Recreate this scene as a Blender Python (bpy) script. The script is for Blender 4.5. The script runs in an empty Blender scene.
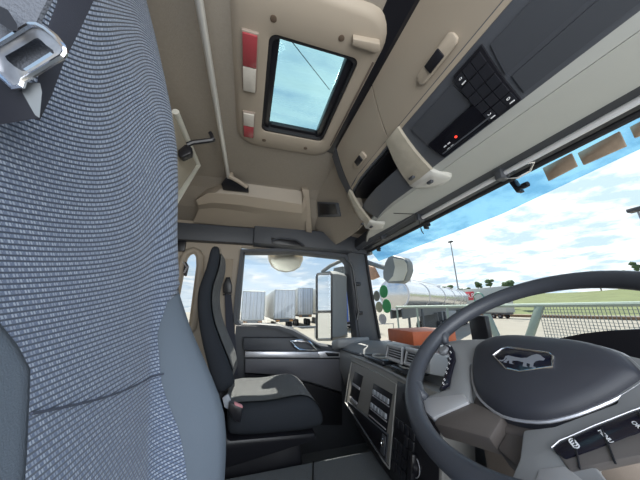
import bpy, bmesh, math, random
from mathutils import Vector, Matrix, noise
random.seed(7)
S = bpy.context.scene
COL = S.collection
R = math.radians

# ------------------------------------------------------------------ camera
CAM = Vector((0, 0, 1.2))
RT = Vector((0.95902, -0.28312, -0.01155)); UP = Vector((-0.06635, -0.26399, 0.96224)); FW = Vector((0.27547, 0.92204, 0.27195))
cd = bpy.data.cameras.new('camera'); cam = bpy.data.objects.new('camera', cd); COL.objects.link(cam)
cd.sensor_width = 36; cd.lens = 36 * 241 / 640; cd.clip_start = 0.01; cd.clip_end = 2000
m3 = Matrix((RT, UP, -FW)).transposed()
cam.matrix_world = Matrix.Translation(CAM) @ m3.to_4x4()
S.camera = cam

# ------------------------------------------------------------------ world / light / exposure
S.view_settings.view_transform = 'Standard'; S.view_settings.look = 'None'
S.view_settings.gamma = 1; S.view_settings.use_curve_mapping = False
S.view_settings.exposure = 0.0
w = bpy.data.worlds.new('sky'); S.world = w; w.use_nodes = True
nt = w.node_tree; N = nt.nodes; L = nt.links
N.clear()
def nd(t, **k):
    n = N.new(t)
    for a, b in k.items(): setattr(n, a, b)
    return n
tc = nd('ShaderNodeTexCoord'); sep = nd('ShaderNodeSeparateXYZ'); L.new(tc.outputs['Generated'], sep.inputs[0])
# project the direction on a cloud layer: xy / (z + .12)
ad = nd('ShaderNodeMath', operation='ADD'); ad.inputs[1].default_value = 0.14; L.new(sep.outputs['Z'], ad.inputs[0])
mx = nd('ShaderNodeMath', operation='MAXIMUM'); mx.inputs[1].default_value = 0.05; L.new(ad.outputs[0], mx.inputs[0])
dv = nd('ShaderNodeVectorMath', operation='SCALE'); rc = nd('ShaderNodeMath', operation='DIVIDE'); rc.inputs[0].default_value = 1.0
L.new(mx.outputs[0], rc.inputs[1]); L.new(tc.outputs['Generated'], dv.inputs[0]); L.new(rc.outputs[0], dv.inputs['Scale'])
ns = nd('ShaderNodeTexNoise'); ns.inputs['Scale'].default_value = 1.7; ns.inputs['Detail'].default_value = 9; ns.inputs['Roughness'].default_value = 0.58
L.new(dv.outputs[0], ns.inputs['Vector'])
# more cloud towards the sun
SUN = Vector((0.041, 0.586, 0.809)).normalized()
HAZE = Vector((0.80, 0.36, 0.42)).normalized()   # bright thin cloud ahead of the truck
dt = nd('ShaderNodeVectorMath', operation='DOT_PRODUCT'); dt.inputs[1].default_value = HAZE; L.new(tc.outputs['Generated'], dt.inputs[0])
sg = nd('ShaderNodeMapRange'); sg.inputs['From Min'].default_value = 0.75; sg.inputs['From Max'].default_value = 0.99; sg.inputs['To Min'].default_value = 0.0; sg.inputs['To Max'].default_value = 0.22
L.new(dt.outputs['Value'], sg.inputs['Value'])
sm = nd('ShaderNodeMath', operation='ADD'); L.new(ns.outputs['Fac'], sm.inputs[0]); L.new(sg.outputs[0], sm.inputs[1])
cr = nd('ShaderNodeValToRGB'); cr.color_ramp.elements[0].position = 0.43; cr.color_ramp.elements[0].color = (0, 0, 0, 1)
cr.color_ramp.elements[1].position = 0.60; cr.color_ramp.elements[1].color = (1, 1, 1, 1); L.new(sm.outputs[0], cr.inputs[0])
gr = nd('ShaderNodeValToRGB'); e = gr.color_ramp.elements
e[0].position = 0.0; e[0].color = (0.80, 0.88, 0.94, 1); e[1].position = 0.55; e[1].color = (0.20, 0.40, 0.74, 1)
k = e.new(0.22); k.color = (0.45, 0.66, 0.90, 1)
L.new(sep.outputs['Z'], gr.inputs[0])
cl = nd('ShaderNodeMix', data_type='RGBA'); L.new(cr.outputs[0], cl.inputs['Factor']); L.new(gr.outputs[0], cl.inputs['A'])
glow = nd('ShaderNodeMapRange'); glow.inputs['From Min'].default_value = 0.5; glow.inputs['From Max'].default_value = 1.0; glow.inputs['To Min'].default_value = 1.0; glow.inputs['To Max'].default_value = 1.5
L.new(dt.outputs['Value'], glow.inputs['Value'])
cw = nd('ShaderNodeVectorMath', operation='SCALE'); ns2 = nd('ShaderNodeTexNoise'); ns2.inputs['Scale'].default_value = 3.6; ns2.inputs['Detail'].default_value = 8; ns2.inputs['Roughness'].default_value = 0.6; L.new(dv.outputs[0], ns2.inputs['Vector'])
cs = nd('ShaderNodeValToRGB'); cs.color_ramp.elements[0].position = 0.40; cs.color_ramp.elements[0].color = (0.52, 0.66, 0.78, 1); cs.color_ramp.elements[1].position = 0.56; cs.color_ramp.elements[1].color = (0.95, 0.98, 1.0, 1); L.new(ns2.outputs['Fac'], cs.inputs[0])
L.new(cs.outputs[0], cw.inputs[0]); L.new(glow.outputs[0], cw.inputs['Scale'])
L.new(cw.outputs[0], cl.inputs['B'])
bg = nd('ShaderNodeBackground'); bg.inputs['Strength'].default_value = 1.0; L.new(cl.outputs['Result'], bg.inputs['Color'])
wo = nd('ShaderNodeOutputWorld'); L.new(bg.outputs[0], wo.inputs[0])

sd = bpy.data.lights.new('sun', 'SUN'); sd.energy = 10.0; sd.angle = R(0.6); sd.color = (1, 0.94, 0.82)
so = bpy.data.objects.new('sun', sd); COL.objects.link(so); so.rotation_euler = SUN.to_track_quat('Z', 'Y').to_euler()
# added fill lamp behind the camera, standing for an assumed open driver door
ld = bpy.data.lights.new('door_side_fill', 'AREA'); ld.shape = 'RECTANGLE'; ld.size = 1.5; ld.size_y = 1.3; ld.energy = 30; ld.color = (0.93, 0.97, 1.0)
lo = bpy.data.objects.new('door_side_fill', ld); COL.objects.link(lo); lo.location = (0.25, -0.75, 1.35); lo.rotation_euler = (R(90), 0, 0)

# ------------------------------------------------------------------ helpers
def ray(px, py): return FW * 241 + RT * (px - 320) + UP * (240 - py)
def at(px, py, **k):
    d = ray(px, py); (a, v), = k.items(); i = 'XYZ'.index(a)
    return CAM + d * ((v - CAM[i]) / d[i])

MATS = {}
def mat(name, col, rough=0.6, metal=0.0, bump=0.0, bscale=200.0, var=0.0, vscale=8.0, spec=0.5, coat=0.0, emit=0.0):
    if name in MATS: return MATS[name]
    m = bpy.data.materials.new(name); m.use_nodes = True; t = m.node_tree; b = t.nodes['Principled BSDF']
    b.inputs['Base Color'].default_value = (*col, 1); b.inputs['Roughness'].default_value = rough; b.inputs['Metallic'].default_value = metal
    b.inputs['Specular IOR Level'].default_value = spec; b.inputs['Coat Weight'].default_value = coat
    tcn = t.nodes.new('ShaderNodeTexCoord')
    if var:
        n = t.nodes.new('ShaderNodeTexNoise'); n.inputs['Scale'].default_value = vscale; n.inputs['Detail'].default_value = 5
        t.links.new(tcn.outputs['Object'], n.inputs['Vector'])
        x = t.nodes.new('ShaderNodeMix'); x.data_type = 'RGBA'
        x.inputs['A'].default_value = (*[c * (1 - var) for c in col], 1); x.inputs['B'].default_value = (*[min(1, c * (1 + var)) for c in col], 1)
        t.links.new(n.outputs['Fac'], x.inputs['Factor']); t.links.new(x.outputs['Result'], b.inputs['Base Color'])
    if bump:
        n = t.nodes.new('ShaderNodeTexNoise'); n.inputs['Scale'].default_value = bscale; n.inputs['Detail'].default_value = 3
        t.links.new(tcn.outputs['Object'], n.inputs['Vector'])
        bp = t.nodes.new('ShaderNodeBump'); bp.inputs['Strength'].default_value = bump; bp.inputs['Distance'].default_value = 0.002
        t.links.new(n.outputs['Fac'], bp.inputs['Height']); t.links.new(bp.outputs[0], b.inputs['Normal'])
    if emit:
        b.inputs['Emission Color'].default_value = (*col, 1); b.inputs['Emission Strength'].default_value = emit
    MATS[name] = m; return m
def glass(name, tint, refl=0.06, rough=0.0):
    if name in MATS: return MATS[name]
    m = bpy.data.materials.new(name); m.use_nodes = True; t = m.node_tree; t.nodes.clear()
    a = t.nodes.new('ShaderNodeBsdfTransparent'); a.inputs[0].default_value = (*tint, 1)
    g = t.nodes.new('ShaderNodeBsdfGlossy'); g.inputs['Roughness'].default_value = rough; g.inputs['Color'].default_value = (1, 1, 1, 1)
    x = t.nodes.new('ShaderNodeMixShader'); x.inputs[0].default_value = refl
    o = t.nodes.new('ShaderNodeOutputMaterial')
    t.links.new(a.outputs[0], x.inputs[1]); t.links.new(g.outputs[0], x.inputs[2]); t.links.new(x.outputs[0], o.inputs[0])
    MATS[name] = m; return m
def fabric(name, base, fleck, pu=0.0068, pv=0.0040, amt=1.0):
    m = bpy.data.materials.new(name); m.use_nodes = True; t = m.node_tree; b = t.nodes['Principled BSDF']
    b.inputs['Roughness'].default_value = 0.9; b.inputs['Specular IOR Level'].default_value = 0.15
    b.inputs['Sheen Weight'].default_value = 0.15
    uv = t.nodes.new('ShaderNodeUVMap'); sp = t.nodes.new('ShaderNodeSeparateXYZ'); t.links.new(uv.outputs[0], sp.inputs[0])
    def M(op, a, c=None, d=None):
        n = t.nodes.new('ShaderNodeMath'); n.operation = op
        for i, v in enumerate((a, c, d)):
            if v is None: continue
            if isinstance(v, (int, float)): n.inputs[i].default_value = v
            else: t.links.new(v, n.inputs[i])
        return n.outputs[0]
    u = M('DIVIDE', sp.outputs[0], pu); v = M('DIVIDE', sp.outputs[1], pv)
    row = M('FLOOR', v); odd = M('MODULO', row, 2.0); u2 = M('ADD', u, M('MULTIPLY', odd, 0.5))
    fu = M('FRACT', u2); fv = M('FRACT', v)
    inrow = M('LESS_THAN', M('ABSOLUTE', M('SUBTRACT', fv, 0.5)), 0.30)
    indash = M('LESS_THAN', M('ABSOLUTE', M('SUBTRACT', fu, 0.5)), 0.36)
    str_ = M('LESS_THAN', M('FRACT', M('ADD', M('MULTIPLY', fu, 3.0), M('MULTIPLY', fv, 0.8))), 0.62)
    mask = M('MULTIPLY', M('MULTIPLY', inrow, indash), str_)
    cell = t.nodes.new('ShaderNodeTexWhiteNoise'); cell.noise_dimensions = '2D'
    cb = t.nodes.new('ShaderNodeCombineXYZ'); t.links.new(M('FLOOR', u2), cb.inputs[0]); t.links.new(row, cb.inputs[1]); t.links.new(cb.outputs[0], cell.inputs['Vector'])
    mask2 = M('MULTIPLY', mask, M('ADD', M('MULTIPLY', cell.outputs['Value'], 0.55), 0.45 * amt))
    x = t.nodes.new('ShaderNodeMix'); x.data_type = 'RGBA'; x.inputs['A'].default_value = (*base, 1); x.inputs['B'].default_value = (*fleck, 1)
    t.links.new(mask2, x.inputs['Factor']); t.links.new(x.outputs['Result'], b.inputs['Base Color'])
    gr_ = M('GREATER_THAN', M('ABSOLUTE', M('SUBTRACT', fv, 0.5)), 0.36)
    x2 = t.nodes.new('ShaderNodeMix'); x2.data_type = 'RGBA'; x2.inputs['B'].default_value = (*[c * .5 for c in base], 1)
    t.links.new(gr_, x2.inputs['Factor']); t.links.new(x.outputs['Result'], x2.inputs['A']); t.links.new(x2.outputs['Result'], b.inputs['Base Color'])
    bp = t.nodes.new('ShaderNodeBump'); bp.inputs['Strength'].default_value = 0.6; bp.inputs['Distance'].default_value = 0.001
    rib = M('SINE', M('MULTIPLY', v, 2 * math.pi))
    t.links.new(M('ADD', rib, mask), bp.inputs['Height']); t.links.new(bp.outputs[0], b.inputs['Normal'])
    MATS[name] = m; return m

ORG = {}
class MB:
    def __init__(s): s.bm = bmesh.new(); s.uv = None
    def _xf(s, vs, m):
        for v in vs: v.co = m @ v.co
    def box(s, lo, hi, bev=0.0, seg=2, m=None):
        lo = Vector(lo); hi = Vector(hi); b = bmesh.new(); bmesh.ops.create_cube(b, size=1)
        for v in b.verts: v.co = Vector([(lo[i] + hi[i]) / 2 + v.co[i] * (hi[i] - lo[i]) for i in range(3)])
        if bev: bmesh.ops.bevel(b, geom=b.edges[:], offset=min(bev, 0.49 * min(abs(hi[i] - lo[i]) for i in range(3))), segments=seg, affect='EDGES', profile=0.5)
        return s.add(b, m)
    def add(s, b, m=None):
        mp = {}
        for v in b.verts: mp[v] = s.bm.verts.new(m @ v.co if m else v.co)
        for f in b.faces:
            try: s.bm.faces.new([mp[v] for v in f.verts])
            except ValueError: pass
        b.free(); return s
    def prism(s, pts, off, bev=0.0, seg=2):
        """polygon (3D points) extruded by vector off"""
        b = bmesh.new(); pts = [Vector(p) for p in pts]; off = Vector(off); n = len(pts)
        A = [b.verts.new(p) for p in pts]; B = [b.verts.new(p + off) for p in pts]
        b.faces.new(A); b.faces.new(B[::-1])
        for i in range(n): b.faces.new([A[i], B[i], B[(i + 1) % n], A[(i + 1) % n]])
        bmesh.ops.recalc_face_normals(b, faces=b.faces[:])
        if bev: bmesh.ops.bevel(b, geom=b.edges[:], offset=bev, segments=seg, affect='EDGES', profile=0.5, clamp_overlap=True)
        return s.add(b)
    def tube(s, path, r, n=10, closed=False, flat=1.0):
        path = [Vector(p) for p in path]; k = len(path); rs = r if isinstance(r, (list, tuple)) else [r] * k
        rings = []; up = None
        for i, p in enumerate(path):
            a = path[(i - 1) % k] if (closed or i > 0) else p; c = path[(i + 1) % k] if (closed or i < k - 1) else p
            t = (c - a).normalized()
            if up is None: up = t.orthogonal().normalized()
            up = (up - t * up.dot(t)).normalized(); sd_ = t.cross(up)
            rings.append([s.bm.verts.new(p + (up * math.cos(2 * math.pi * j / n) * flat + sd_ * math.sin(2 * math.pi * j / n)) * rs[i]) for j in range(n)])
        for i in range(k if closed else k - 1):
            A = rings[i]; B = rings[(i + 1) % k]
            sh = 0
            if closed and i == k - 1:
                sh = min(range(n), key=lambda q: (A[0].co - B[q].co).length)
            for j in range(n): s.bm.faces.new([A[j], A[(j + 1) % n], B[(j + 1 + sh) % n], B[(j + sh) % n]])
        if not closed: s.bm.faces.new(rings[0][::-1]); s.bm.faces.new(rings[-1])
        return s
    def lathe(s, base, axis, prof, n=24):
        base = Vector(base); ax = Vector(axis).normalized(); u = ax.orthogonal().normalized(); v = ax.cross(u); rings = []
        for (r, h) in prof:
            if r < 1e-6: rings.append([s.bm.verts.new(base + ax * h)])
            else: rings.append([s.bm.verts.new(base + ax * h + (u * math.cos(2 * math.pi * j / n) + v * math.sin(2 * math.pi * j / n)) * r) for j in range(n)])
        for A, B in zip(rings, rings[1:]):
            for j in range(n):
                q = [A[j % len(A)], A[(j + 1) % len(A)], B[(j + 1) % len(B)], B[j % len(B)]]
                q = list(dict.fromkeys(q))
                if len(q) > 2: s.bm.faces.new(q)
        if len(rings[0]) > 1: s.bm.faces.new(rings[0][::-1])
        if len(rings[-1]) > 1: s.bm.faces.new(rings[-1])
        return s
    def grid(s, rows, uvs=None, wrap=False):
        V = [[s.bm.verts.new(Vector(p)) for p in r] for r in rows]; n = len(rows[0])
        if uvs and s.uv is None: s.uv = s.bm.loops.layers.uv.new('UVMap')
        for i in range(len(rows) - 1):
            for j in range(n if wrap else n - 1):
                j2 = (j + 1) % n
                f = s.bm.faces.new([V[i][j], V[i][j2], V[i + 1][j2], V[i + 1][j]])
                if uvs:
                    for lp, (a, c) in zip(f.loops, ((i, j), (i, j2), (i + 1, j2), (i + 1, j))): lp[s.uv].uv = uvs[a][c]
        s.V = V; return s
    def cap(s):
        s.bm.faces.new(s.V[0][::-1]); s.bm.faces.new(s.V[-1]); return s
    def slab(s, rows, off):
        """sheet of points given thickness by vector off"""
        off = Vector(off); n = len(rows[0])
        A = [[s.bm.verts.new(Vector(p)) for p in r] for r in rows]; B = [[s.bm.verts.new(Vector(p) + off) for p in r] for r in rows]
        for i in range(len(rows) - 1):
            for j in range(n - 1):
                s.bm.faces.new([A[i][j], A[i][j + 1], A[i + 1][j + 1], A[i + 1][j]]); s.bm.faces.new([B[i][j], B[i + 1][j], B[i + 1][j + 1], B[i][j + 1]])
        ring = [(0, j) for j in range(n)] + [(i, n - 1) for i in range(1, len(rows))] + [(len(rows) - 1, j) for j in range(n - 2, -1, -1)] + [(i, 0) for i in range(len(rows) - 2, 0, -1)]
        for (a, c), (d, e_) in zip(ring, ring[1:] + ring[:1]): s.bm.faces.new([A[a][c], B[a][c], B[d][e_], A[d][e_]])
        return s
    def build(s, name, m, parent=None, loc=None, smooth=True, sub=0, angle=35, recalc=True):
        bm = s.bm
        if recalc: bmesh.ops.recalc_face_normals(bm, faces=bm.faces[:])
        if parent is not None: o0 = ORG[parent]
        elif loc is not None: o0 = Vector(loc)
        else:
            xs = [v.co for v in bm.verts]; lo = Vector([min(v[i] for v in xs) for i in range(3)]); hi = Vector([max(v[i] for v in xs) for i in range(3)])
            o0 = Vector(((lo.x + hi.x) / 2, (lo.y + hi.y) / 2, lo.z))
        for v in bm.verts: v.co -= o0
        me = bpy.data.meshes.new(name); bm.to_mesh(me); bm.free()
        o = bpy.data.objects.new(name, me); COL.objects.link(o); me.materials.append(m)
        ORG[o] = o0
        if parent is not None: o.parent = parent
        else: o.location = o0
        if smooth:
            for p in me.polygons: p.use_smooth = True
            md = None
            try: me.set_sharp_from_angle(angle=R(angle))
            except Exception: pass
        if sub:
            sm_ = o.modifiers.new('smooth', 'SUBSURF'); sm_.levels = sub; sm_.render_levels = sub
        return o
def tag(o, label=None, cat=None, group=None, kind=None):
    if label: o['label'] = label
    if cat: o['category'] = cat
    if group: o['group'] = group
    if kind: o['kind'] = kind
    return o
def thing(name, label, cat, loc, group=None):
    o = bpy.data.objects.new(name, None); COL.objects.link(o); o.location = loc; o.empty_display_size = 0.05
    ORG[o] = Vector(loc); return tag(o, label, cat, group)
def struct(o, label=None): o['kind'] = 'structure'; return tag(o, label)
def copy_tree(o, parent=None):
    c = o.copy(); COL.objects.link(c); ORG[c] = ORG[o]
    if parent: c.parent = parent
    for ch in list(o.children): copy_tree(ch, c)
    return c
def lerp(a, b, t): return a + (b - a) * t
def interp(tab, x):
    if x <= tab[0][0]: return tab[0][1]
    for (a, b), (c, d) in zip(tab, tab[1:]):
        if x <= c:
            t = (x - a) / (c - a); return b + (d - b) * t
    return tab[-1][1]
def smst(a, b, x):
    t = max(0, min(1, (x - a) / (b - a))); return t * t * (3 - 2 * t)
def text_bm(txt, size, M4, ext=0.0006):
    cu = bpy.data.curves.new('lettering', 'FONT'); cu.body = txt; cu.size = size; cu.extrude = ext; cu.align_x = 'CENTER'; cu.align_y = 'CENTER'
    cu.resolution_u = 3
    o = bpy.data.objects.new('lettering', cu); COL.objects.link(o)
    bpy.context.view_layer.update()
    me = bpy.data.meshes.new_from_object(o.evaluated_get(bpy.context.evaluated_depsgraph_get()))
    b = bmesh.new(); b.from_mesh(me)
    for v in b.verts: v.co = M4 @ v.co
    COL.objects.unlink(o); bpy.data.objects.remove(o); bpy.data.curves.remove(cu); bpy.data.meshes.remove(me)
    return b
def frame4(o, x, y):
    x = Vector(x).normalized(); z = x.cross(Vector(y)).normalized(); y = z.cross(x)
    return Matrix.Translation(Vector(o)) @ Matrix((x, y, z)).transposed().to_4x4()

# ------------------------------------------------------------------ materials
BEIGE = mat('beige_plastic', (0.40, 0.34, 0.272), 0.55, bump=0.15, bscale=600)
BEIGE2 = mat('beige_door_skin', (0.35, 0.30, 0.242), 0.5, bump=0.12, bscale=700)
FELT = mat('headliner_felt', (0.35, 0.31, 0.262), 0.95, bump=0.6, bscale=350, var=0.10, vscale=120, spec=0.1)
DARK = mat('charcoal_plastic', (0.055, 0.06, 0.072), 0.5, bump=0.2, bscale=700)
DARK2 = mat('dark_grey_plastic', (0.075, 0.082, 0.098), 0.5, bump=0.2, bscale=700)
DASH = mat('dash_grey', (0.27, 0.28, 0.29), 0.42, bump=0.15, bscale=700)
PANEL = mat('console_panel_grey', (0.24, 0.235, 0.225), 0.42, bump=0.1, bscale=900)
BLACK = mat('black_plastic', (0.012, 0.012, 0.016), 0.35)
RUBBER = mat('black_rubber', (0.015, 0.015, 0.018), 0.7)
GREY = mat('light_grey_lining', (0.44, 0.45, 0.43), 0.6, bump=0.1, bscale=500, var=0.06, vscale=6)
SILVER = mat('satin_silver', (0.62, 0.62, 0.66), 0.32, metal=0.6)
CHROME = mat('bright_metal', (0.8, 0.8, 0.82), 0.16, metal=1.0, var=0.05, vscale=90)
WHITE = mat('white_mark', (0.85, 0.86, 0.88), 0.5)
CARPET = mat('tunnel_carpet', (0.16, 0.175, 0.19), 0.95, bump=0.8, bscale=500, var=0.2, vscale=200, spec=0.1)
SEATDARK = mat('seat_side_cloth', (0.115, 0.14, 0.175), 0.85, bump=0.35, bscale=900, spec=0.2)
SEATBLK = mat('passenger_seat_side_cloth', (0.028, 0.032, 0.04), 0.85, bump=0.3, bscale=900, spec=0.2)
SEATPAT = fabric('woven_seat_cloth', (0.125, 0.160, 0.24), (0.36, 0.41, 0.50))
SEATPAT2 = fabric('woven_passenger_cloth', (0.060, 0.066, 0.075), (0.36, 0.37, 0.37))
WEB = mat('belt_webbing', (0.035, 0.038, 0.055), 0.75, bump=0.15, bscale=1800)
LAMP = mat('lamp_lens', (0.40, 0.365, 0.30), 0.3, var=0.22, vscale=28)
GLASS = glass('window_glass_clear', (0.97, 0.985, 0.985), 0.012)

# ------------------------------------------------------------------ setting: cab shell
YW = 1.9
def hdrX(y): return 0.985 + 0.06 * (1 - ((y - 0.85) / 1.05) ** 2)
def hdrZ(y): return 1.2 + hdrX(y) * interp([(-0.3, .520), (.26, .518), (.76, .507), (1.18, .495), (1.9, .481)], y)
def botX(y): return 1.06 + 0.17 * (1 - ((y - 0.85) / 1.05) ** 2)
def bow(y): return 0.65 * max(0, y - 0.9) ** 2
YS = [-0.22 + i * (2.10 / 24) for i in range(25)]

# floor with engine tunnel
b = MB(); b.prism([(-1.1, -0.2, 0.1), (-1.1, -0.2, .3), (-1.1, .60, .3), (-1.1, .66, .56), (-1.1, .69, .575), (-1.1, 1.19, .575), (-1.1, 1.22, .56), (-1.1, 1.27, .25), (-1.1, 1.95, .25), (-1.1, 1.95, .1)], (2.2, 0, 0))
struct(b.build('floor', CARPET, smooth=False), 'dark carpeted cab floor rising over the engine tunnel')
b = MB(); b.tube([(.315, 1.19, .577), (.275, 1.05, .577), (.22, .7, .577)], .003, 6); struct(b.build('trim_6', RUBBER), 'dark seam between the mats on the engine tunnel')
# ceiling: felt sheet, curving down to the passenger side
CY = [(-.25, 1.99), (.2, 1.99), (.8, 1.985), (1.3, 1.983), (1.44, 1.978), (1.54, 1.955), (1.72, 1.885), (1.95, 1.83)]
def cz(y): return interp(CY, y)
def cpatch(x0, x1, y0, y1):
    ys = sorted({y0, y1} | {y for y, _ in CY if y0 < y < y1}); return [[(x, y, cz(y)) for y in ys] for x in (x0, x1)]
b = MB()
for q in ((-1.0, .005, -.25, 1.95), (.30, 1.08, -.25, 1.95), (.005, .30, -.25, .52), (.005, .30, .945, 1.95)): b.slab(cpatch(*q), (0, 0, .045))
struct(b.build('ceiling', FELT, smooth=False), 'beige felt ceiling of the cab')
b = MB(); b.slab([[(hdrX(y) + .014, y, hdrZ(y) + .03), (hdrX(y) + .014, y, max(cz(y) + .03, hdrZ(y) + .1))] for y in YS], (.012, 0, 0)); b.box((1.06, -.2, .1), (1.1, 1.9, .93)); struct(b.build('wall_front', DARK, smooth=False))
# rear wall
b = MB(); b.box((-1.02, -.25, .25), (-.98, 1.95, 2.0)); struct(b.build('wall_rear', BEIGE, smooth=False))
# passenger side wall: B-pillar with the small side window opening, and wall above the door
b = MB()
b.prism([(-1.0, 1.9, 1.66), (1.06, 1.9, 1.66), (1.06, 1.9, 1.86), (-1.0, 1.9, 1.86)], (0, .05, 0))
wz0 = 1.08
b.prism([(-.335, 1.9, .3), (-.065, 1.9, .3), (-.065, 1.9, 1.66), (-.335, 1.9, 1.66)], (0, .05, 0))
b.prism([(-1.0, 1.9, .3), (-.33, 1.9, .3), (-.33, 1.9, wz0), (-1.0, 1.9, wz0)], (0, .05, 0))
b.prism([(-1.0, 1.9, wz0), (-.465, 1.9, wz0), (-.45, 1.9, 1.60), (-.335, 1.9, 1.61), (-.335, 1.9, 1.66), (-1.0, 1.9, 1.66)], (0, .05, 0))
struct(b.build('wall_left', BEIGE, smooth=False), 'beige side wall and pillar on the passenger side')
# small rear side window
r = MB(); pts = [(-.47, 1.885, wz0), (-.462, 1.885, 1.3), (-.455, 1.885, 1.50), (-.445, 1.885, 1.56), (-.425, 1.885, 1.595), (-.395, 1.885, 1.61), (-.365, 1.885, 1.60), (-.345, 1.885, 1.57), (-.335, 1.885, 1.50), (-.335, 1.885, 1.3), (-.335, 1.885, wz0), (-.36, 1.885, 1.05), (-.45, 1.885, 1.05)]
r.tube(pts, 0.026, 10, closed=True); w2 = struct(r.build('window_2', BEIGE), 'small side window with beige frame behind the passenger seat')
r = MB(); r.prism([Vector(p) + Vector((0, .04, 0)) for p in pts], (0, .005, 0)); r.build('pane', GLASS, w2, smooth=False)

# dark belt above the door (trim) : long band, thicker box over the door
b = MB(); b.box((-1.0, 1.83, 1.675), (.02, 1.9, 1.80), .006); b.prism([(.02, 1.86, 1.665), (.02, 1.80, 1.675), (.02, 1.80, 1.815), (.02, 1.84, 1.835), (.02, 1.9, 1.835), (.02, 1.9, 1.665)], (.80, 0, -.02), .006)
b.prism([(.80, 1.84, 1.66), (1.0, 1.84, 1.64), (1.0, 1.84, 1.77), (.80, 1.84, 1.80)], (0, .06, 0))
struct(b.build('trim_1', DARK), 'charcoal band running above the passenger door')
# passenger A pillar
b = MB(); b.prism([(.80, 1.86, 1.66), (.985, 1.86, 1.68), (1.06, 1.86, .93), (.88, 1.86, .90)], (0, .09, 0), .012)
struct(b.build('trim_2', mat('pillar_grey', (0.085, 0.09, 0.1), .5, bump=.2, bscale=700)), 'dark windscreen pillar on the passenger side')
b = MB()
pl = [(.965, 1.855, 1.66), (1.0, 1.855, 1.3), (1.045, 1.855, .96)]
b.tube([(x + .0, y, z) for x, y, z in pl], .012, 8); struct(b.build('trim_4', RUBBER), 'black rubber seal beside the windscreen')
# header trim
rows = []
for y in YS:
    X, Z = hdrX(y), hdrZ(y)
    rows.append([(.86 + .01 * 0, y, 1.735 if y < 1.3 else 1.735 - (y - 1.3) * .08), (.895, y, Z - .008), (.93, y, Z + .012), (.965, y, Z + .004), (X - .012, y, Z - .012), (X + .012, y, Z - .012), (X + .012, y, Z + .05), (.86, y, Z + .08)])
b = MB(); b.grid(rows, wrap=True).cap(); struct(b.build('trim_3', DARK), 'dark header trim along the top of the windscreen')
# windscreen glass
rows = []
for y in [(-.22 + i * 2.11 / 20) for i in range(21)]:
    rows.append([(lerp(hdrX(y), botX(y), t) + .02 * math.sin(math.pi * t), y, lerp(hdrZ(y), .97, t)) for t in [0, .25, .5, .75, 1]])
b = MB(); b.slab(rows, (.005, 0, 0)); struct(b.build('window_1', GLASS), 'wide curved windscreen')

# passenger door
door = struct(thing('door_1', 'dark passenger door with a large window', None, (.45, 1.9, .45)))
WH = [at(x, y, Y=1.9) for x, y in [(245, 254), (297, 254), (342, 259), (346, 264), (349, 290), (352, 318), (354, 340), (345, 345.5), (334, 346), (318, 343), (305, 335), (293, 328), (281, 324.5), (262, 323.5), (243, 323.5), (239.5, 320), (242, 290)]]
oc = sum((Vector(p) for p in WH), Vector()) / len(WH)
b = MB(); n = len(WH)
outer = []
for p in WH:
    d = Vector(p) - oc; d.normalize(); outer.append(Vector(p) + Vector((d.x * .045, 0, d.z * .045)))
ra = [b.bm.verts.new(p + Vector((0, -.0, 0))) for p in WH]; rb = [b.bm.verts.new(p + Vector((0, -.035, 0)) + (p - q) * -.35) for p, q in zip(WH, [Vector(x) for x in WH])]
rb = [b.bm.verts.new(lerp(Vector(p), q, .35) + Vector((0, -.03, 0))) for p, q in zip(WH, outer)]
rc_ = [b.bm.verts.new(q + Vector((0, -.03, 0))) for q in outer]; rd = [b.bm.verts.new(q + Vector((0, .05, 0))) for q in outer]; re_ = [b.bm.verts.new(Vector(p) + Vector((0, .05, 0))) for p in WH]
for A, B in ((ra, rb), (rb, rc_), (rc_, rd), (rd, re_), (re_, ra)):
    for i in range(n): b.bm.faces.new([A[i], A[(i + 1) % n], B[(i + 1) % n], B[i]])
b.build('window_frame', DARK, door)
b = MB(); b.prism([Vector(p) + Vector((0, .03, 0)) for p in WH], (0, .005, 0)); b.build('window_pane', GLASS, door, smooth=False)
def dp(px, py, Y=1.88): return at(px, py, Y=Y)
# door skin panels
b = MB(); b.prism([(-.08, 1.92, .25), (-.08, 1.92, .5)] + [at(x, y, Y=1.92) for x, y in [(236, 326), (262, 326.5), (281, 327.5), (293, 331.5), (305, 338.5), (318, 346), (334, 348.5), (345, 348)]] + [(.95, 1.92, .92), (1.2, 1.92, .93), (1.2, 1.92, .25)], (0, .05, 0)); b.build('door_skin', DARK, door)
b = MB(); b.prism([dp(245, 341), dp(292, 343), dp(294, 351), dp(246, 350)], (0, .05, 0), .004); b.build('upper_panel', DARK2, door)
b = MB(); b.prism([dp(243, 337.5, 1.87), dp(305, 338, 1.87), dp(322, 347, 1.87), dp(340, 350, 1.87), dp(341, 354, 1.87), dp(243, 350, 1.87)], (0, .06, 0), .008); b.build('armrest_ledge', DARK, door)
b = MB(); b.prism([dp(245, 351.5, 1.855), dp(318, 352, 1.855), dp(320, 358, 1.855), dp(245, 357.5, 1.855)], (0, .05, 0), .004); b.build('silver_strip', SILVER, door)
b = MB(); b.prism([dp(318, 352, 1.857), dp(327, 351, 1.857), dp(340, 352.5, 1.857), dp(341, 357.5, 1.857), dp(320, 358, 1.857)], (0, .04, 0), .003); p_ = b.build('grip_recess', SILVER, door)
b = MB(); b.prism([dp(325, 352.5, 1.853), dp(339, 353.5, 1.853), dp(339, 356.5, 1.853), dp(328, 356.5, 1.853)], (0, .02, 0), .002); b.build('recess_well', BLACK, p_)
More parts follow.
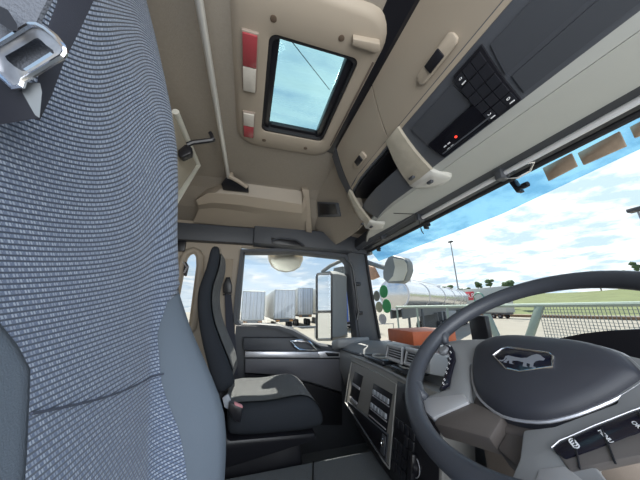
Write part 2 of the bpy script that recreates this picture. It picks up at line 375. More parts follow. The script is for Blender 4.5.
b = MB(); b.prism([dp(245, 358.5, 1.865), dp(341, 359, 1.865), dp(342, 392, 1.865), (dp(310, 382, 1.865)), dp(275, 375, 1.865), dp(245, 373, 1.865)], (0, .05, 0), .006); b.build('lower_panel', mat('door_panel_grey', (.115, .115, .13), .5, bump=.15, bscale=700), door)
b = MB(); b.prism([dp(245, 374, 1.875), dp(275, 376.5, 1.875), dp(310, 384, 1.875), dp(342, 394, 1.875), dp(342, 425, 1.875), dp(245, 425, 1.875)], (0, .05, 0)); b.build('door_pocket', BLACK, door)
# door opener : chrome loop around a pale recess
b = MB(); lp = [dp(x, y, 1.858) for x, y in [(291, 341), (296, 340.5), (308, 341.5), (313, 346), (317, 350), (311, 350.5), (299, 349.5), (294, 346)]]
hl = b.tube(lp, .011, 8, closed=True).build('door_handle', CHROME, door)
b = MB(); b.prism([p + Vector((0, .018, 0)) for p in lp], (0, .01, 0)); b.build('handle_recess', mat('recess_bronze', (.35, .33, .27), .4, metal=.3), hl)

# storage moulding on the upper side wall (above the band)
shelf = thing('wall_storage_tray', 'beige moulded tray high on the passenger side wall', 'tray', (.0, 1.75, 1.82))
def SP(px, py, f):   # point on the inclined upper wall, f pulls it inward
    o = Vector((0, 1.80 - f, 1.82)); nrm = Vector((0, -.415, -.91)); d = ray(px, py); return CAM + d * ((o - CAM).dot(nrm) / d.dot(nrm))
def strip(m, a, c, name, mm, parent, th=.02):
    rows = [[p, q] for p, q in zip(a, c)]
    return m.slab(rows, (0, th, th)).build(name, mm, parent)
fr = .05
# lower fascia: from band top up to lip
top = [SP(x, y, .15) for x, y in [(196, 200), (207, 193.5), (215, 193), (240, 195), (270, 199.5), (302, 204.5), (304, 196)]]
mid = [SP(x, y, .17) for x, y in [(198, 205), (210, 203), (218, 203), (240, 205), (270, 209.5), (302, 213.5), (306, 205)]]
low = [SP(x, y, .075) for x, y in [(199, 209), (212, 208), (220, 208.5), (240, 211), (270, 216), (300, 221), (308, 224)]]
bot = [SP(x, y, .02) for x, y in [(193, 222), (210, 224), (225, 225.5), (240, 226.5), (270, 229), (300, 232), (311, 233)]]
b = MB(); b.slab([[p, q, s, t] for p, q, s, t in zip(top, mid, low, bot)], (0, .03, .03)); b.build('tray_front', BEIGE, shelf, angle=12)
b = MB(); bk = [SP(x, y, .02) for x, y in [(196, 199), (207, 190), (232, 182), (250, 184), (275, 187.5), (302, 191), (305, 195)]]
b.slab([[p, q] for p, q in zip(bk, top)], (0, .02, .02)); b.build('tray_back', BEIGE2, shelf)
b = MB(); b.prism([SP(302, 189, .12), SP(309, 190, .12), SP(312, 233, .09), SP(306, 232, .09), SP(304, 205, .12)], (0, .05, .05), .006); b.build('tray_end', BEIGE, shelf)
# corner moulding between the wall and the overhead cabinet
b = MB()
ca = [Vector((.40, .99, 1.985)), Vector((.46, 1.05, 1.92)), Vector((.535, 1.12, 1.83)), Vector((.60, 1.19, 1.74)), Vector((.66, 1.26, 1.70))]
cb_ = [Vector((.40, 1.56, 1.99)), Vector((.44, 1.70, 1.93)), Vector((.50, 1.84, 1.86)), Vector((.56, 1.89, 1.80)), Vector((.66, 1.89, 1.70))]
b.slab([[lerp(p, q, t) + Vector((.03 * math.sin(math.pi * t), 0, 0)) for t in (0, .25, .5, .75, 1)] for p, q in zip(ca, cb_)], (.03, .0, .02))
struct(b.build('trim_5', FELT), 'beige corner moulding between side wall and overhead cabinet')
def onc(px, py, off=0):
    p0 = ca[2].lerp(cb_[2], .5); e1 = (cb_[2] - ca[2]); e2 = (ca[4] - ca[0]); nn = e1.cross(e2).normalized()
    if nn.dot(ray(px, py)) > 0: nn = -nn
    d = ray(px, py); return CAM + d * ((p0 + Vector((.03, 0, 0)) + nn * off - CAM).dot(nn) / d.dot(nn))
b = MB(); pk = thing('corner_pocket', 'small dark pocket in the beige corner by the overhead cabinet', 'pocket', onc(327, 210))
b.prism([onc(x, y, .014) for x, y in [(317, 201.5), (337, 202.5), (340, 216), (318, 217)]], Vector((.04, .02, 0)), .003); b.build('pocket_frame', DARK2, pk)
b = MB(); b.prism([onc(x, y, .017) for x, y in [(319, 203.5), (335, 204), (337, 214), (320, 215)]], Vector((.03, .02, 0)), .002); b.build('pocket_well', BLACK, pk)

# ------------------------------------------------------------------ overhead cabinet
oh = thing('overhead_cabinet', 'long beige overhead cabinet above the windscreen', 'cabinet', (.6, .6, 1.7))
T0 = (.365, 1.982); D0 = (.378, 1.962); D1 = (.475, 1.82); CB = (.64, 1.705); SM = (.672, 1.694); UE = (.89, 1.715)
def oy(p, y, k=1.0): return Vector((p[0] + bow(y) * k, y, p[1]))
def seg(a, c, y0, y1, t0=0, t1=1, n=10, off=0.0, k=(1, 1), bulge=0.0, nt_=1):
    """rows of points on the profile segment a-c between y0..y1"""
    rows = []
    nx, nz = -(a[1] - c[1]), -(c[0] - a[0]); l = math.hypot(nx, nz); nx, nz = nx / l, nz / l
    for i in range(n + 1):
        y = lerp(y0, y1, i / n); r_ = []
        for j in range(nt_ + 1):
            t = lerp(t0, t1, j / nt_); o_ = off + bulge * math.sin(math.pi * t)
            r_.append(Vector((lerp(a[0], c[0], t) + nx * o_ + bow(y) * lerp(k[0], k[1], t), y, lerp(a[1], c[1], t) + nz * o_)))
        rows.append(r_)
    return rows
TH = (.02, 0, .012)
b = MB(); b.slab(seg((.30, 1.99), (.40, 1.965), -.15, 1.02), (0, 0, .02)); b.build('ceiling_edge_strip', BLACK, oh)  # black strip along the ceiling edge above the cabinet doors
# strip that runs down the end of the cabinet
b = MB(); b.slab([[Vector((.372, .965, 1.972)), Vector((.385, 1.045, 1.972))], [Vector((.43, 1.03, 1.895)), Vector((.445, 1.11, 1.895))], [Vector((.50, 1.075, 1.81)), Vector((.515, 1.15, 1.81))]], TH); b.build('end_strip', DARK2, oh)
b = MB(); b.slab(seg(T0, D0, -.15, .98), TH); b.build('top_rail', BLACK, oh)
def cabdoor(y0, y1, y0b, y1b, hy, name):
    rows = []
    for i in range(9):
        t = i / 8; r_ = []
        for j in range(7):
            q = j / 6; y = lerp(lerp(y0, y1, t), lerp(y0b, y1b, t), q)
            o_ = .006 * math.sin(math.pi * q)
            r_.append(Vector((lerp(D0[0], D1[0], q) - .8 * o_ + bow(y), y, lerp(D0[1], D1[1], q) - .58 * o_)))
        rows.append(r_)
    b = MB(); b.slab(rows, TH); d = b.build(name, BEIGE2, oh)
    def fp(y, q, o_=0.0): return Vector((lerp(D0[0], D1[0], q) - .82 * (o_ + .006 * math.sin(math.pi * q)) + bow(y), y, lerp(D0[1], D1[1], q) - .57 * (o_ + .006 * math.sin(math.pi * q))))
    hw = .068 if hy < .6 else .05
    b = MB(); b.prism([fp(hy - hw, .77, .001), fp(hy - hw * .9, .71, .001), fp(hy + hw * .8, .71, .001), fp(hy + hw, .77, .001), fp(hy + hw, .87, .001), fp(hy + hw * .8, .91, .001), fp(hy - hw * .85, .91, .001), fp(hy - hw, .87, .001)], Vector((-.010, 0, -.007)), .004)
    h = b.build('handle_surround', BEIGE, d)
    b = MB(); b.prism([fp(hy - .026, .73, .011), fp(hy + .026, .73, .011), fp(hy + .026, .89, .011), fp(hy - .026, .89, .011)], Vector((-.006, 0, -.004)), .003); b.build('latch_button', BLACK, d)
    return d
cabdoor(-.14, .592, -.14, .668, .385, 'cabinet_door'); cabdoor(.598, .965, .674, 1.068, .858, 'cabinet_door')
b = MB(); b.slab(seg((D1[0] - .004, D1[1] + .012), (D1[0] + .01, D1[1] - .012), -.15, 1.07, off=.002), TH); b.build('door_lip', BEIGE, oh)
# dark console fascia with pockets
b = MB(); b.slab(seg(D1, CB, -.15, .70, bulge=.012, nt_=6, k=(1, .7)), TH); b.slab(seg(D1, CB, .70, 1.12, t0=0, t1=.12, k=(1, .7)), TH); b.build('console_fascia', DARK2, oh)
# open shelf slot between the lamps
b = MB(); a0, a1 = (.52, 1.79), (.60, 1.80)
b.slab(seg((D1[0] + .03, D1[1] - .02), (D1[0] + .14, D1[1] - .0), .64, 1.16, k=(1, 1)), (0, 0, .01)); b.slab(seg((.62, 1.83), (.63, 1.72), .64, 1.16), (.01, 0, 0)); b.build('open_slot', BLACK, oh)
b = MB(); b.slab(seg(D1, (.655, 1.697), .70, 1.15, t0=.50, t1=1.0, n=10, off=.004, k=(1, .9), bulge=.01, nt_=4), TH); b.build('slot_flap', DARK2, oh)
b = MB(); b.slab(seg(CB, SM, -.15, 1.3, k=(.7, .55), n=14), (0, 0, .01)); b.build('underside_edge', GREY, oh)
b = MB(); b.slab(seg((SM[0] + .003, SM[1]), UE, -.15, 1.84, k=(.55, 0), n=18), (0, 0, .012)); b.build('underside_panel', GREY, oh)
b = MB(); b.slab(seg((SM[0] - .004, SM[1] + .003), (SM[0] + .006, SM[1] + .003), -.15, 1.84, k=(.55, .55), n=18), (0, 0, .008)); b.build('underside_seam', BLACK, oh)
b = MB(); b.tube([(.745, 1.07, 1.698), (.90, 1.08, 1.712)], .002, 6); b.build('panel_seam', BLACK, oh)
def fpt(y, s, off=0.0):
    nx, nz = -(D1[1] - CB[1]), -(CB[0] - D1[0]); l = math.hypot(nx, nz); o_ = off + .012 * math.sin(math.pi * s)
    return Vector((lerp(D1[0], CB[0], s) + nx / l * o_ + bow(y) * lerp(1, .6, s), y, lerp(D1[1], CB[1], s) + nz / l * o_))
def plate(b, y0, y1, s0, s1, off, th, sk=0.0, bev=.003):
    o_ = (fpt(.3, .5, th) - fpt(.3, .5, 0))
    n = 5
    A = [fpt(y0 + sk * (j / n), lerp(s0, s1, j / n), off) for j in range(n + 1)]; B = [fpt(y1 + sk * (j / n), lerp(s0, s1, j / n), off) for j in range(n + 1)]
    b.slab([A, B], o_); return b
# switch panel
b = MB(); plate(b, .295, .378, .14, .98, .0, .008, .03); sw = b.build('switch_panel', BLACK, oh)
for i in range(3):
    for j in range(5):
        y0 = .299 + .026 * (2 - i); s0 = .18 + j * .155
        b = MB(); plate(b, y0 + .03 * s0, y0 + .024 + .03 * s0, s0, s0 + .138, .008, .004 if (i + j) % 3 else .0025, .004); k_ = b.build('rocker_switch', mat('rocker_black', (.02, .021, .027), .3), sw)
        if (i, j) in ((0, 0), (0, 4), (2, 4)):
            b = MB(); plate(b, y0 + .03 * s0 + .007, y0 + .019 + .03 * s0, s0 + .11, s0 + .124, .0115, .002); b.build('switch_mark', WHITE, sw)
            b = MB(); c_ = fpt(y0 + .03 * s0 + .012, s0 + .05, .013)
            b.tube([c_ + Vector((0, .004 * math.cos(q), .003 * math.sin(q))) for q in [t * math.pi / 4 for t in range(8)]], .0008, 5, closed=True); b.build('switch_symbol', WHITE, sw)
# tachograph slot and blank pocket lids
b = MB(); plate(b, .385, .572, .60, .97, .0, .010, .004); tg = b.build('tachograph_slot', mat('gloss_black', (.008, .008, .012), .15), oh)
b = MB(); plate(b, .392, .565, .88, .90, .010, .003); b.build('tray_line', DARK2, tg)
b = MB()
for q in range(4): plate(b, .534 - q % 2 * .016, .544 - q % 2 * .016, .80 + q // 2 * .07, .82 + q // 2 * .07, .010, .001)
b.build('display_mark', WHITE, tg)
b = MB(); b.lathe(fpt(.492, .80, .010), fpt(.49, .8, 1) - fpt(.49, .8, 0), [(.004, 0), (.004, .002), (0, .003)], 10); b.build('red_indicator', mat('red_led', (.9, .05, .03), .4, emit=1.5), tg)
b = MB(); plate(b, .395, .575, .20, .58, .0, .004, .0); b.build('pocket_lid', DARK, oh)
b = MB(); plate(b, -.10, .285, .22, .60, .0, .004, .02); b.build('pocket_lid', DARK, oh)
b = MB(); plate(b, -.10, .300, .66, .93, .0, .004, .01); b.build('pocket_lid', DARK, oh)
# two reading lamps that wrap under the console
def lampunit(yc, flip):
    rows = []
    for s_, wd in [(0.0, .078), (.15, .086), (.35, .098), (.55, .108), (.75, .117), (.90, .122), (1.0, .125)]:
        yy = yc + (.15 if flip else .072) * s_
        rows.append([Vector((fpt(yy + wd * (t - .5), s_, .013 + .004 * math.sin(math.pi * t)).x, yy + wd * (t - .5), fpt(yy, s_, .013 + .004 * math.sin(math.pi * t)).z)) for t in (0, .15, .33, .5, .66, .85, 1)])
    e0, e1 = rows[-1][0], rows[-1][-1]; dn = .006
    b = MB(); b.slab(rows, (.012, 0, .008)); o = b.build('reading_lamp', LAMP, oh); tag(o, 'pale reading lamp beside the tachograph slot' if not flip else 'pale reading lamp at the passenger end')
    xx, zb = e0.x, 1.684
    tail = [(.012, .0), (.04, -.002), (.07, -.002), (.095, .004), (.110, .018), (.118, .04), (.117, .065)]
    near = [(xx + dx_, e0.y + dy_) for dx_, dy_ in tail]
    far = [(e1.x + .105, e1.y - .036), (e1.x + .08, e1.y - .012), (e1.x + .045, e1.y - .001), (e1.x + .015, e1.y)]
    pts = [Vector((e0.x - .004, e0.y, e0.z - .002))] + [Vector((x, y, zb + .004)) for x, y in near + far] + [Vector((e1.x - .004, e1.y, e1.z - .002))]
    cen_ = Vector((xx + .05, (e0.y + e1.y) / 2 - .01, zb - .004))
    b = MB(); ringA = pts; ringB = [p.lerp(cen_, .10) + Vector((0, 0, -.004)) for p in pts]; ringC = [p.lerp(cen_, .5) + Vector((0, 0, -.004)) for p in pts]
    b.grid([[p + Vector((.006, 0, .014)) for p in pts], ringA, ringB, ringC], wrap=True).cap(); h = b.build('lamp_base', mat('lamp_white', (.54, .53, .50), .4), o, angle=50)
    for c_ in (rows[-2][3] + Vector((-.014, .012, -.006)), Vector((xx + .035, (e0.y + e1.y) / 2 - .012, zb - .008))):
        b = MB(); b.box(c_ - Vector((.007, .012, .005)), c_ + Vector((.007, .012, .005)), .002); b.build('lamp_button', DARK, o)
lampunit(.638, False)
lampunit(1.115, True)

# roller blind rod and its cords
rb_ = thing('roller_blind', 'slim silver roller blind rod along the windscreen header', 'blind', (.92, .9, 1.69))
b = MB(); b.tube([(.925, 1.06, 1.687), (.925, .86, 1.690), (.925, .05, 1.703)], .010, 10); b.build('rod', mat('rod_silver', (.72, .72, .74), .35, metal=.25), rb_)
b = MB(); b.tube([(.925, 1.80, 1.672), (.925, 1.06, 1.687)], .004, 8); b.build('guide_wire', BLACK, rb_)
b = MB(); b.tube([(.965, 1.80, 1.655), (.985, 1.2, 1.675), (1.0, .5, 1.70), (1.0, -.1, 1.71)], .011, 8); b.build('blind_rail', RUBBER, rb_)
for y in (1.48, 1.08, .60):
    b = MB(); b.box((.90, y - .014, 1.672), (.945, y + .014, 1.712), .004); b.build('bracket', DARK, rb_)
b = MB(); b.tube([(.925, .60, 1.677), (.95, .565, 1.665), (.965, .53, 1.675), (.945, .50, 1.69), (.925, .53, 1.694)], .004, 6, closed=True); b.build('bracket_loop', CHROME, rb_)
b = MB(); b.tube([(.915, 1.085, 1.70), (.925, 1.09, 1.66), (.93, 1.088, 1.615), (.94, 1.086, 1.60)], .003, 6); b.build('pull_cord', BLACK, rb_)

# exterior sun visor seen through the top of the windscreen
vz = thing('sun_visor', 'blue tinted exterior sun visor above the windscreen', 'visor', (1.2, .85, 1.6))
rows = []
for y in [(-.3 + i * 2.2 / 20) for i in range(21)]:
    X = hdrX(y) + .06; rr = interp([(-.3, .415), (.3, .412), (.8, .372), (1.2, .366), (1.9, .36)], y)
    X2 = X + .07
    rows.append([(X - .02, y, hdrZ(y) + .05), (X + .02, y, lerp(hdrZ(y) + .05, 1.2 + X2 * rr, .5)), (X2, y, 1.2 + X2 * rr)])
b = MB(); b.slab(rows, (.006, 0, 0)); b.build('visor_panel', glass('visor_acrylic', (.54, .77, .89), .02), vz)
def clip(px, py, X=1.03, name='bracket'):
    c_ = at(px, py, X=X); b = MB()
    b.prism([c_ + Vector((0, .022, .035)), c_ + Vector((0, .004, -.02)), c_ + Vector((0, -.012, -.02)), c_ + Vector((0, .004, .045))], (.03, 0, 0), .004)
    b.lathe(c_ + Vector((0, -.045, -.005)), (0, 1, 0), [(.011, 0), (.012, .018), (.012, .02), (.006, .022), (.006, .045)], 12)
    return b.build(name, BLACK, vz)
clip(516, 188); clip(424, 226); clip(377, 249)
for q in ([(542, 168), (548, 181), (577, 166), (571, 153)], [(577, 153), (583, 165), (626, 146), (619, 131)], [(629, 127), (634, 138), (652, 130), (648, 117)]):
    b = MB(); b.prism([at(x, y, X=1.092) for x, y in q], (.008, 0, 0), .002); b.build('marker_lamp', mat('marker_amber_grey', (.42, .30, .22), .6, var=.2, vscale=60), vz)

# ------------------------------------------------------------------ roof hatch
ha = thing('roof_hatch', 'beige roof hatch with pale blue glass in the ceiling', 'hatch', (.14, .76, 1.96))
def rr(x0, x1, y0, y1, r, z, n=6):
    pts = []
    for cx, cy, a0 in ((x1 - r, y1 - r, 0), (x0 + r, y1 - r, 90), (x0 + r, y0 + r, 180), (x1 - r, y0 + r, 270)):
        for i in range(n + 1):
            a = R(a0 + 90 * i / n); pts.append(Vector((cx + r * math.cos(a), cy + r * math.sin(a), z)))
    return pts
def ringstack(b, rings):
    V = [[b.bm.verts.new(p) for p in r_] for r_ in rings]; n = len(V[0])
    for A, B in zip(V, V[1:]):
        for i in range(n): b.bm.faces.new([A[i], A[(i + 1) % n], B[(i + 1) % n], B[i]])
b = MB(); X0, X1, Y0, Y1 = -.085, .352, .40, 1.055
ringstack(b, [rr(X0 - .012, X1 + .012, Y0 - .01, Y1 + .012, .09, 1.990), rr(X0, X1, Y0, Y1, .085, 1.972), rr(X0 + .015, X1 - .015, Y0 + .015, Y1 - .015, .075, 1.964), rr(.005, .305, .51, .955, .03, 1.964), rr(.012, .298, .525, .945, .025, 1.968), rr(.012, .298, .525, .945, .025, 2.03)])
b.build('hatch_frame', BEIGE, ha)
b = MB(); ringstack(b, [rr(.008, .302, .52, .95, .028, 1.975), rr(.022, .288, .537, .935, .022, 1.972), rr(.024, .286, .54, .93, .022, 2.02), rr(.008, .302, .52, .95, .028, 2.02)]); b.build('hatch_seal', RUBBER, ha)
b = MB(); b.box((.018, .53, 1.985), (.045, .94, 2.015), .004); b.box((.262, .53, 1.985), (.29, .94, 2.015), .004); b.box((.05, .915, 1.99), (.26, .94, 2.01), .003); b.build('glass_rail', BLACK, ha)
def hglass():
    m = bpy.data.materials.new('hatch_glass'); m.use_nodes = True; t = m.node_tree; t.nodes.clear()
    a = t.nodes.new('ShaderNodeBsdfTransparent'); a.inputs[0].default_value = (.62, .80, .83, 1)
    d = t.nodes.new('ShaderNodeBsdfTranslucent'); d.inputs[0].default_value = (.34, .45, .47, 1)
    g = t.nodes.new('ShaderNodeBsdfGlossy'); g.inputs['Roughness'].default_value = .05
    n = t.nodes.new('ShaderNodeTexNoise'); n.inputs['Scale'].default_value = 2.2; n.inputs['Detail'].default_value = 4
    tcn = t.nodes.new('ShaderNodeTexCoord'); mp = t.nodes.new('ShaderNodeMapping'); mp.inputs['Scale'].default_value = (1, 6, 1); mp.inputs['Rotation'].default_value = (0, 0, .35)
    t.links.new(tcn.outputs['Object'], mp.inputs[0]); t.links.new(mp.outputs[0], n.inputs[0])
    rp = t.nodes.new('ShaderNodeMapRange'); rp.inputs[1].default_value = .4; rp.inputs[2].default_value = .7; rp.inputs[3].default_value = .25; rp.inputs[4].default_value = .7; t.links.new(n.outputs[0], rp.inputs[0])
    x = t.nodes.new('ShaderNodeMixShader'); t.links.new(rp.outputs[0], x.inputs[0]); t.links.new(a.outputs[0], x.inputs[1]); t.links.new(d.outputs[0], x.inputs[2])
    y = t.nodes.new('ShaderNodeMixShader'); y.inputs[0].default_value = .05; t.links.new(x.outputs[0], y.inputs[1]); t.links.new(g.outputs[0], y.inputs[2])
    o = t.nodes.new('ShaderNodeOutputMaterial'); t.links.new(y.outputs[0], o.inputs[0]); return m
b = MB(); b.box((.015, .525, 2.022), (.295, .945, 2.03)); gl = b.build('hatch_pane', hglass(), ha, smooth=False)
b = MB(); b.tube([(.075, .56, 2.018), (.255, .70, 2.018)], .0012, 6); b.build('pull_string', RUBBER, ha)
for (px, py) in ((273.5, 19), (341.5, 38.5), (264, 140.5), (305.5, 148.5)):
    c_ = at(px, py, Z=1.962); b = MB(); b.lathe(c_, (0, 0, 1), [(.0, -.001), (.006, -.001), (.009, .0), (.009, .006)], 14); b.build('screw_cap', mat('screw_brown', (.12, .085, .06), .5), ha)
REDL = mat('red_lens', (.36, .06, .07), .25); CLR = mat('clear_lens', (.60, .56, .50), .25, var=.15, vscale=60)
for (ya, yb, redfirst) in ((.53, .735, True), (.835, .985, False)):
    b = MB(); b.box((-.066, ya, 1.955), (-.016, yb, 1.970), .005); lm = b.build('courtesy_lamp', mat('lamp_rim', (.30, .24, .2), .5), ha)
    ym = lerp(ya, yb, .52 if redfirst else .5)
    for (c0, c1, isred) in ((ya + .004, ym - .001, redfirst), (ym + .001, yb - .004, not redfirst)):
        b = MB(); b.box((-.062, c0, 1.950), (-.020, c1, 1.958), .003); b.build('red_lens' if isred else 'clear_lens', REDL if isred else CLR, lm)
b = MB(); b.prism([at(x, y, Z=1.945) for x, y in [(353, 39), (380, 44), (381, 51), (376, 54), (352, 46)]], (0, 0, .03), .004); b.build('hatch_handle', BEIGE, ha)
b = MB(); b.box((X1 - .012, .52, 1.962), (X1 - .006, .95, 1.967), .001); b.build('edge_groove', mat('groove_brown', (.14, .11, .09), .7), ha)

# ------------------------------------------------------------------ ceiling rail
rl = thing('curtain_rail', 'straight silver rail running across the felt ceiling', 'rail', (-.165, .9, 1.96))
b = MB(); b.tube([(-.172, .15, 1.955), (-.150, 1.50, 1.955)], .0105, 12); b.build('rail', mat('rail_silver', (.74, .73, .70), .3, metal=.4), rl)
c_ = at(233, 182, Z=1.94)
b = MB(); b.lathe(at(231, 176, Z=1.955), (0, .2, 1), [(.014, -.014), (.016, 0), (.012, .02)], 12); b.build('rail_socket', BEIGE, rl)
b = MB(); b.prism([SP(x, y, .15) for x, y in [(226, 177), (232, 178), (248, 186), (249, 193), (240, 192), (223, 190), (221, 184)]], (0, .06, .04), .006); b.build('end_bracket', BLACK, rl)
b = MB(); b.tube([SP(x, y, .17) for x, y in [(229, 176), (238, 181), (247, 187)]], .012, 8); b.build('bracket_cover', BEIGE, rl)

# ------------------------------------------------------------------ folded upper bunk at the rear and its strap
bk_ = thing('folded_bunk', 'folded upper bunk with pale edge frame behind the driver seat', 'bunk', (-.42, 1.2, 1.55))
P1 = at(174, 112, X=-.31); P2 = at(197, 165, X=-.31); P3 = at(172, 204, X=-.31)
P0 = P1 + Vector((0, -.004, 0)); P4 = Vector((-.31, P1.y, P3.z - .05))
b = MB(); b.prism([P0, P1, P2, P3, P4], (-.05, 0, 0), .004); b.build('bunk_board', mat('bunk_beige', (.42, .38, .31), .7, bump=.2, bscale=300), bk_)
b = MB(); b.tube([P0 + Vector((.006, 0, 0)), P1 + Vector((.006, 0, 0)), P2 + Vector((.006, 0, 0)), P3 + Vector((.006, 0, 0)), P4 + Vector((.006, 0, 0))], .013, 8); b.build('edge_frame', mat('bunk_frame_white', (.70, .69, .62), .4), bk_)
la = thing('bunk_latch', 'black hinged latch arm holding the folded bunk to the ceiling', 'latch', at(185, 148, Y=1.02))
def lt(px, py): return at(px, py, Y=.96)
b = MB(); b.prism([lt(x, y) for x, y in [(178, 150), (185, 144), (192, 147), (191, 153), (182, 157), (178, 155)]], (0, .035, 0), .004); b.build('latch_body', BLACK, la)
b = MB(); b.tube([lt(187, 145), lt(193, 142.5), lt(205, 141), lt(212, 140), lt(213.5, 138.5)], .010, 8); b.build('latch_arm', BLACK, la)
b = MB(); b.tube([lt(213.5, 141), lt(211, 134), lt(210, 132.5)], .008, 8); b.build('latch_hook', BLACK, la)

# grab handle in the dark band above the door
gh = thing('grab_handle', 'black grab handle on the dark band above the passenger door', 'handle', (.29, 1.79, 1.70))
b = MB(); b.prism([at(x, y, Y=1.795) for x, y in [(271, 237.5), (299, 240), (305, 244), (305, 247), (272, 243.5)]], (0, .02, 0), .004); b.build('handle_recess', BLACK, gh)
b = MB(); b.tube([at(272, 241, Y=1.785), at(279, 238, Y=1.77), at(296, 239.5, Y=1.77), at(304, 245, Y=1.785)], .010, 8, flat=.6); b.build('grip', DARK, gh)
ph = thing('grab_handle', 'thin black grab bar on the windscreen pillar', 'handle', at(356, 300, Y=1.84))
b = MB(); b.tube([at(x, y, Y=1.835) for x, y in [(350, 262), (353, 268), (356, 290), (358.5, 312), (357, 320)]], .009, 8); b.build('bar', BLACK, ph)
for (x, y) in ((357, 284), (359, 313)):
    c_ = at(x, y, Y=1.845); b = MB(); b.box(c_ - Vector((.02, .012, .014)), c_ + Vector((.03, .012, .014)), .005); b.build('mount', BLACK, ph)

# B pillar belt and pillar fittings
sb = thing('seat_belt', 'black seat belt on the beige pillar behind the passenger seat', 'seat belt', at(229, 300, Y=1.87))
b = MB(); b.prism([at(x, y, Y=1.87) for x, y in [(224.5, 292), (231, 292), (236, 345), (238, 375), (229, 375), (226, 330)]], (0, .004, 0)); b.build('webbing', WEB, sb)
b = MB(); b.prism([at(x, y, Y=1.85) for x, y in [(226, 277), (230, 277), (232, 285), (232, 293), (223, 293), (223, 285)]], (0, .04, 0), .006); b.build('belt_guide', BLACK, sb)
b = MB(); b.tube([at(223, 295, Y=1.848), at(228, 293.5, Y=1.845), at(232, 295, Y=1.848)], .004, 6); b.build('guide_loop', CHROME, sb)
b = MB(); b.box(at(226.5, 279, Y=1.885) - Vector((.03, 0, .01)), at(229, 262, Y=1.9) + Vector((.03, -.005, .02)), .002); b.build('height_adjuster', mat('adjuster_beige', (.34, .28, .21), .6), sb)
hk = thing('coat_hook', 'black coat hook on the beige rear pillar', 'hook', at(184, 266, Y=1.88))
b = MB(); b.prism([at(x, y, Y=1.87) for x, y in [(180, 260), (185, 260), (188.5, 266), (186, 276), (184, 276)]], (0, .03, 0), .006); b.build('hook_body', BLACK, hk)
b = MB(); b.tube([at(183, 262, Y=1.865), at(187, 267, Y=1.86), at(184, 273, Y=1.865)], .006, 6); b.build('hook_loop', SILVER, hk)
vt = thing('pillar_vent', 'dark air vent below the band on the rear pillar', 'vent', at(181, 246, Y=1.88))
b = MB(); b.box(at(174, 251, Y=1.88), at(187, 240, Y=1.9), .01); b.build('vent_body', BLACK, vt)

# ------------------------------------------------------------------ passenger seat
PY0, PY1 = 1.20, 1.70
ps = thing('passenger_seat', 'dark grey passenger seat with sunlit patterned cushion beside the door', 'seat', (.1, 1.45, .25))
def pp(px, py): q = at(px, py, Y=PY0); return Vector((q.x, 0, q.z))
fr_ = [pp(x, y) for x, y in [(213, 239), (217, 242), (218.5, 248), (217.5, 262), (213, 275), (209, 288), (209, 302), (211, 318), (216, 333), (222, 348), (228, 362), (233, 378), (236, 390)]]
bk2 = [pp(x, y) for x, y in [(211, 239.5), (208.5, 242), (206, 250), (203, 268), (196.5, 281), (194, 294), (194.5, 308), (196.5, 325), (200, 345), (204, 362), (208, 378), (213, 392), (220, 402)]]
def backrows(inset_tab):
    rows = []
    for f_, b_ in zip(fr_, bk2): rows.append((f_, b_))
    return rows
rows = []
wtab = [.12, .17, .19, .20, .205, .22, .24, .245, .25, .25, .25, .245, .24]
yc = (PY0 + PY1) / 2
for (f_, b_), hw in zip(zip(fr_, bk2), wtab):
    ring = []
    for s_, d_ in [(-1, .35), (-.97, .8), (-.90, .98), (-.80, 1.0), (-.62, .88), (-.3, .80), (0, .78), (.3, .80), (.62, .88), (.80, 1.0), (.90, .98), (.97, .8), (1, .35), (.95, .05), (.7, 0), (0, 0), (-.7, 0), (-.95, .05)]:
        x = lerp(b_.x, f_.x, d_); z = lerp(b_.z, f_.z, d_); ring.append(Vector((x, yc + s_ * hw, z)))
    rows.append(ring)
b = MB(); b.grid(rows, wrap=True).cap(); bks = b.build('backrest', SEATBLK, ps, sub=1, angle=180)
rows = []; uvs = []; acc = 0; pv_ = None
for i, ((f_, b_), hw) in enumerate(zip(zip(fr_, bk2), wtab)):
    if i < 1 or i > 11: continue
    r_ = []; u_ = []
    if pv_ is not None: acc += (f_ - pv_).length
    pv_ = f_
    for s_, d_ in [(-.80, 1.005), (-.62, .91), (-.3, .84), (0, .82), (.3, .84), (.62, .91), (.80, 1.005)]:
        r_.append(Vector((lerp(b_.x, f_.x, d_) + .004, yc + s_ * hw, lerp(b_.z, f_.z, d_)))); u_.append((s_ * hw, acc))
    rows.append(r_); uvs.append(u_)
b = MB(); b.grid(rows, uvs); b.build('backrest_panel', SEATPAT2, ps, sub=1, angle=180, recalc=True)
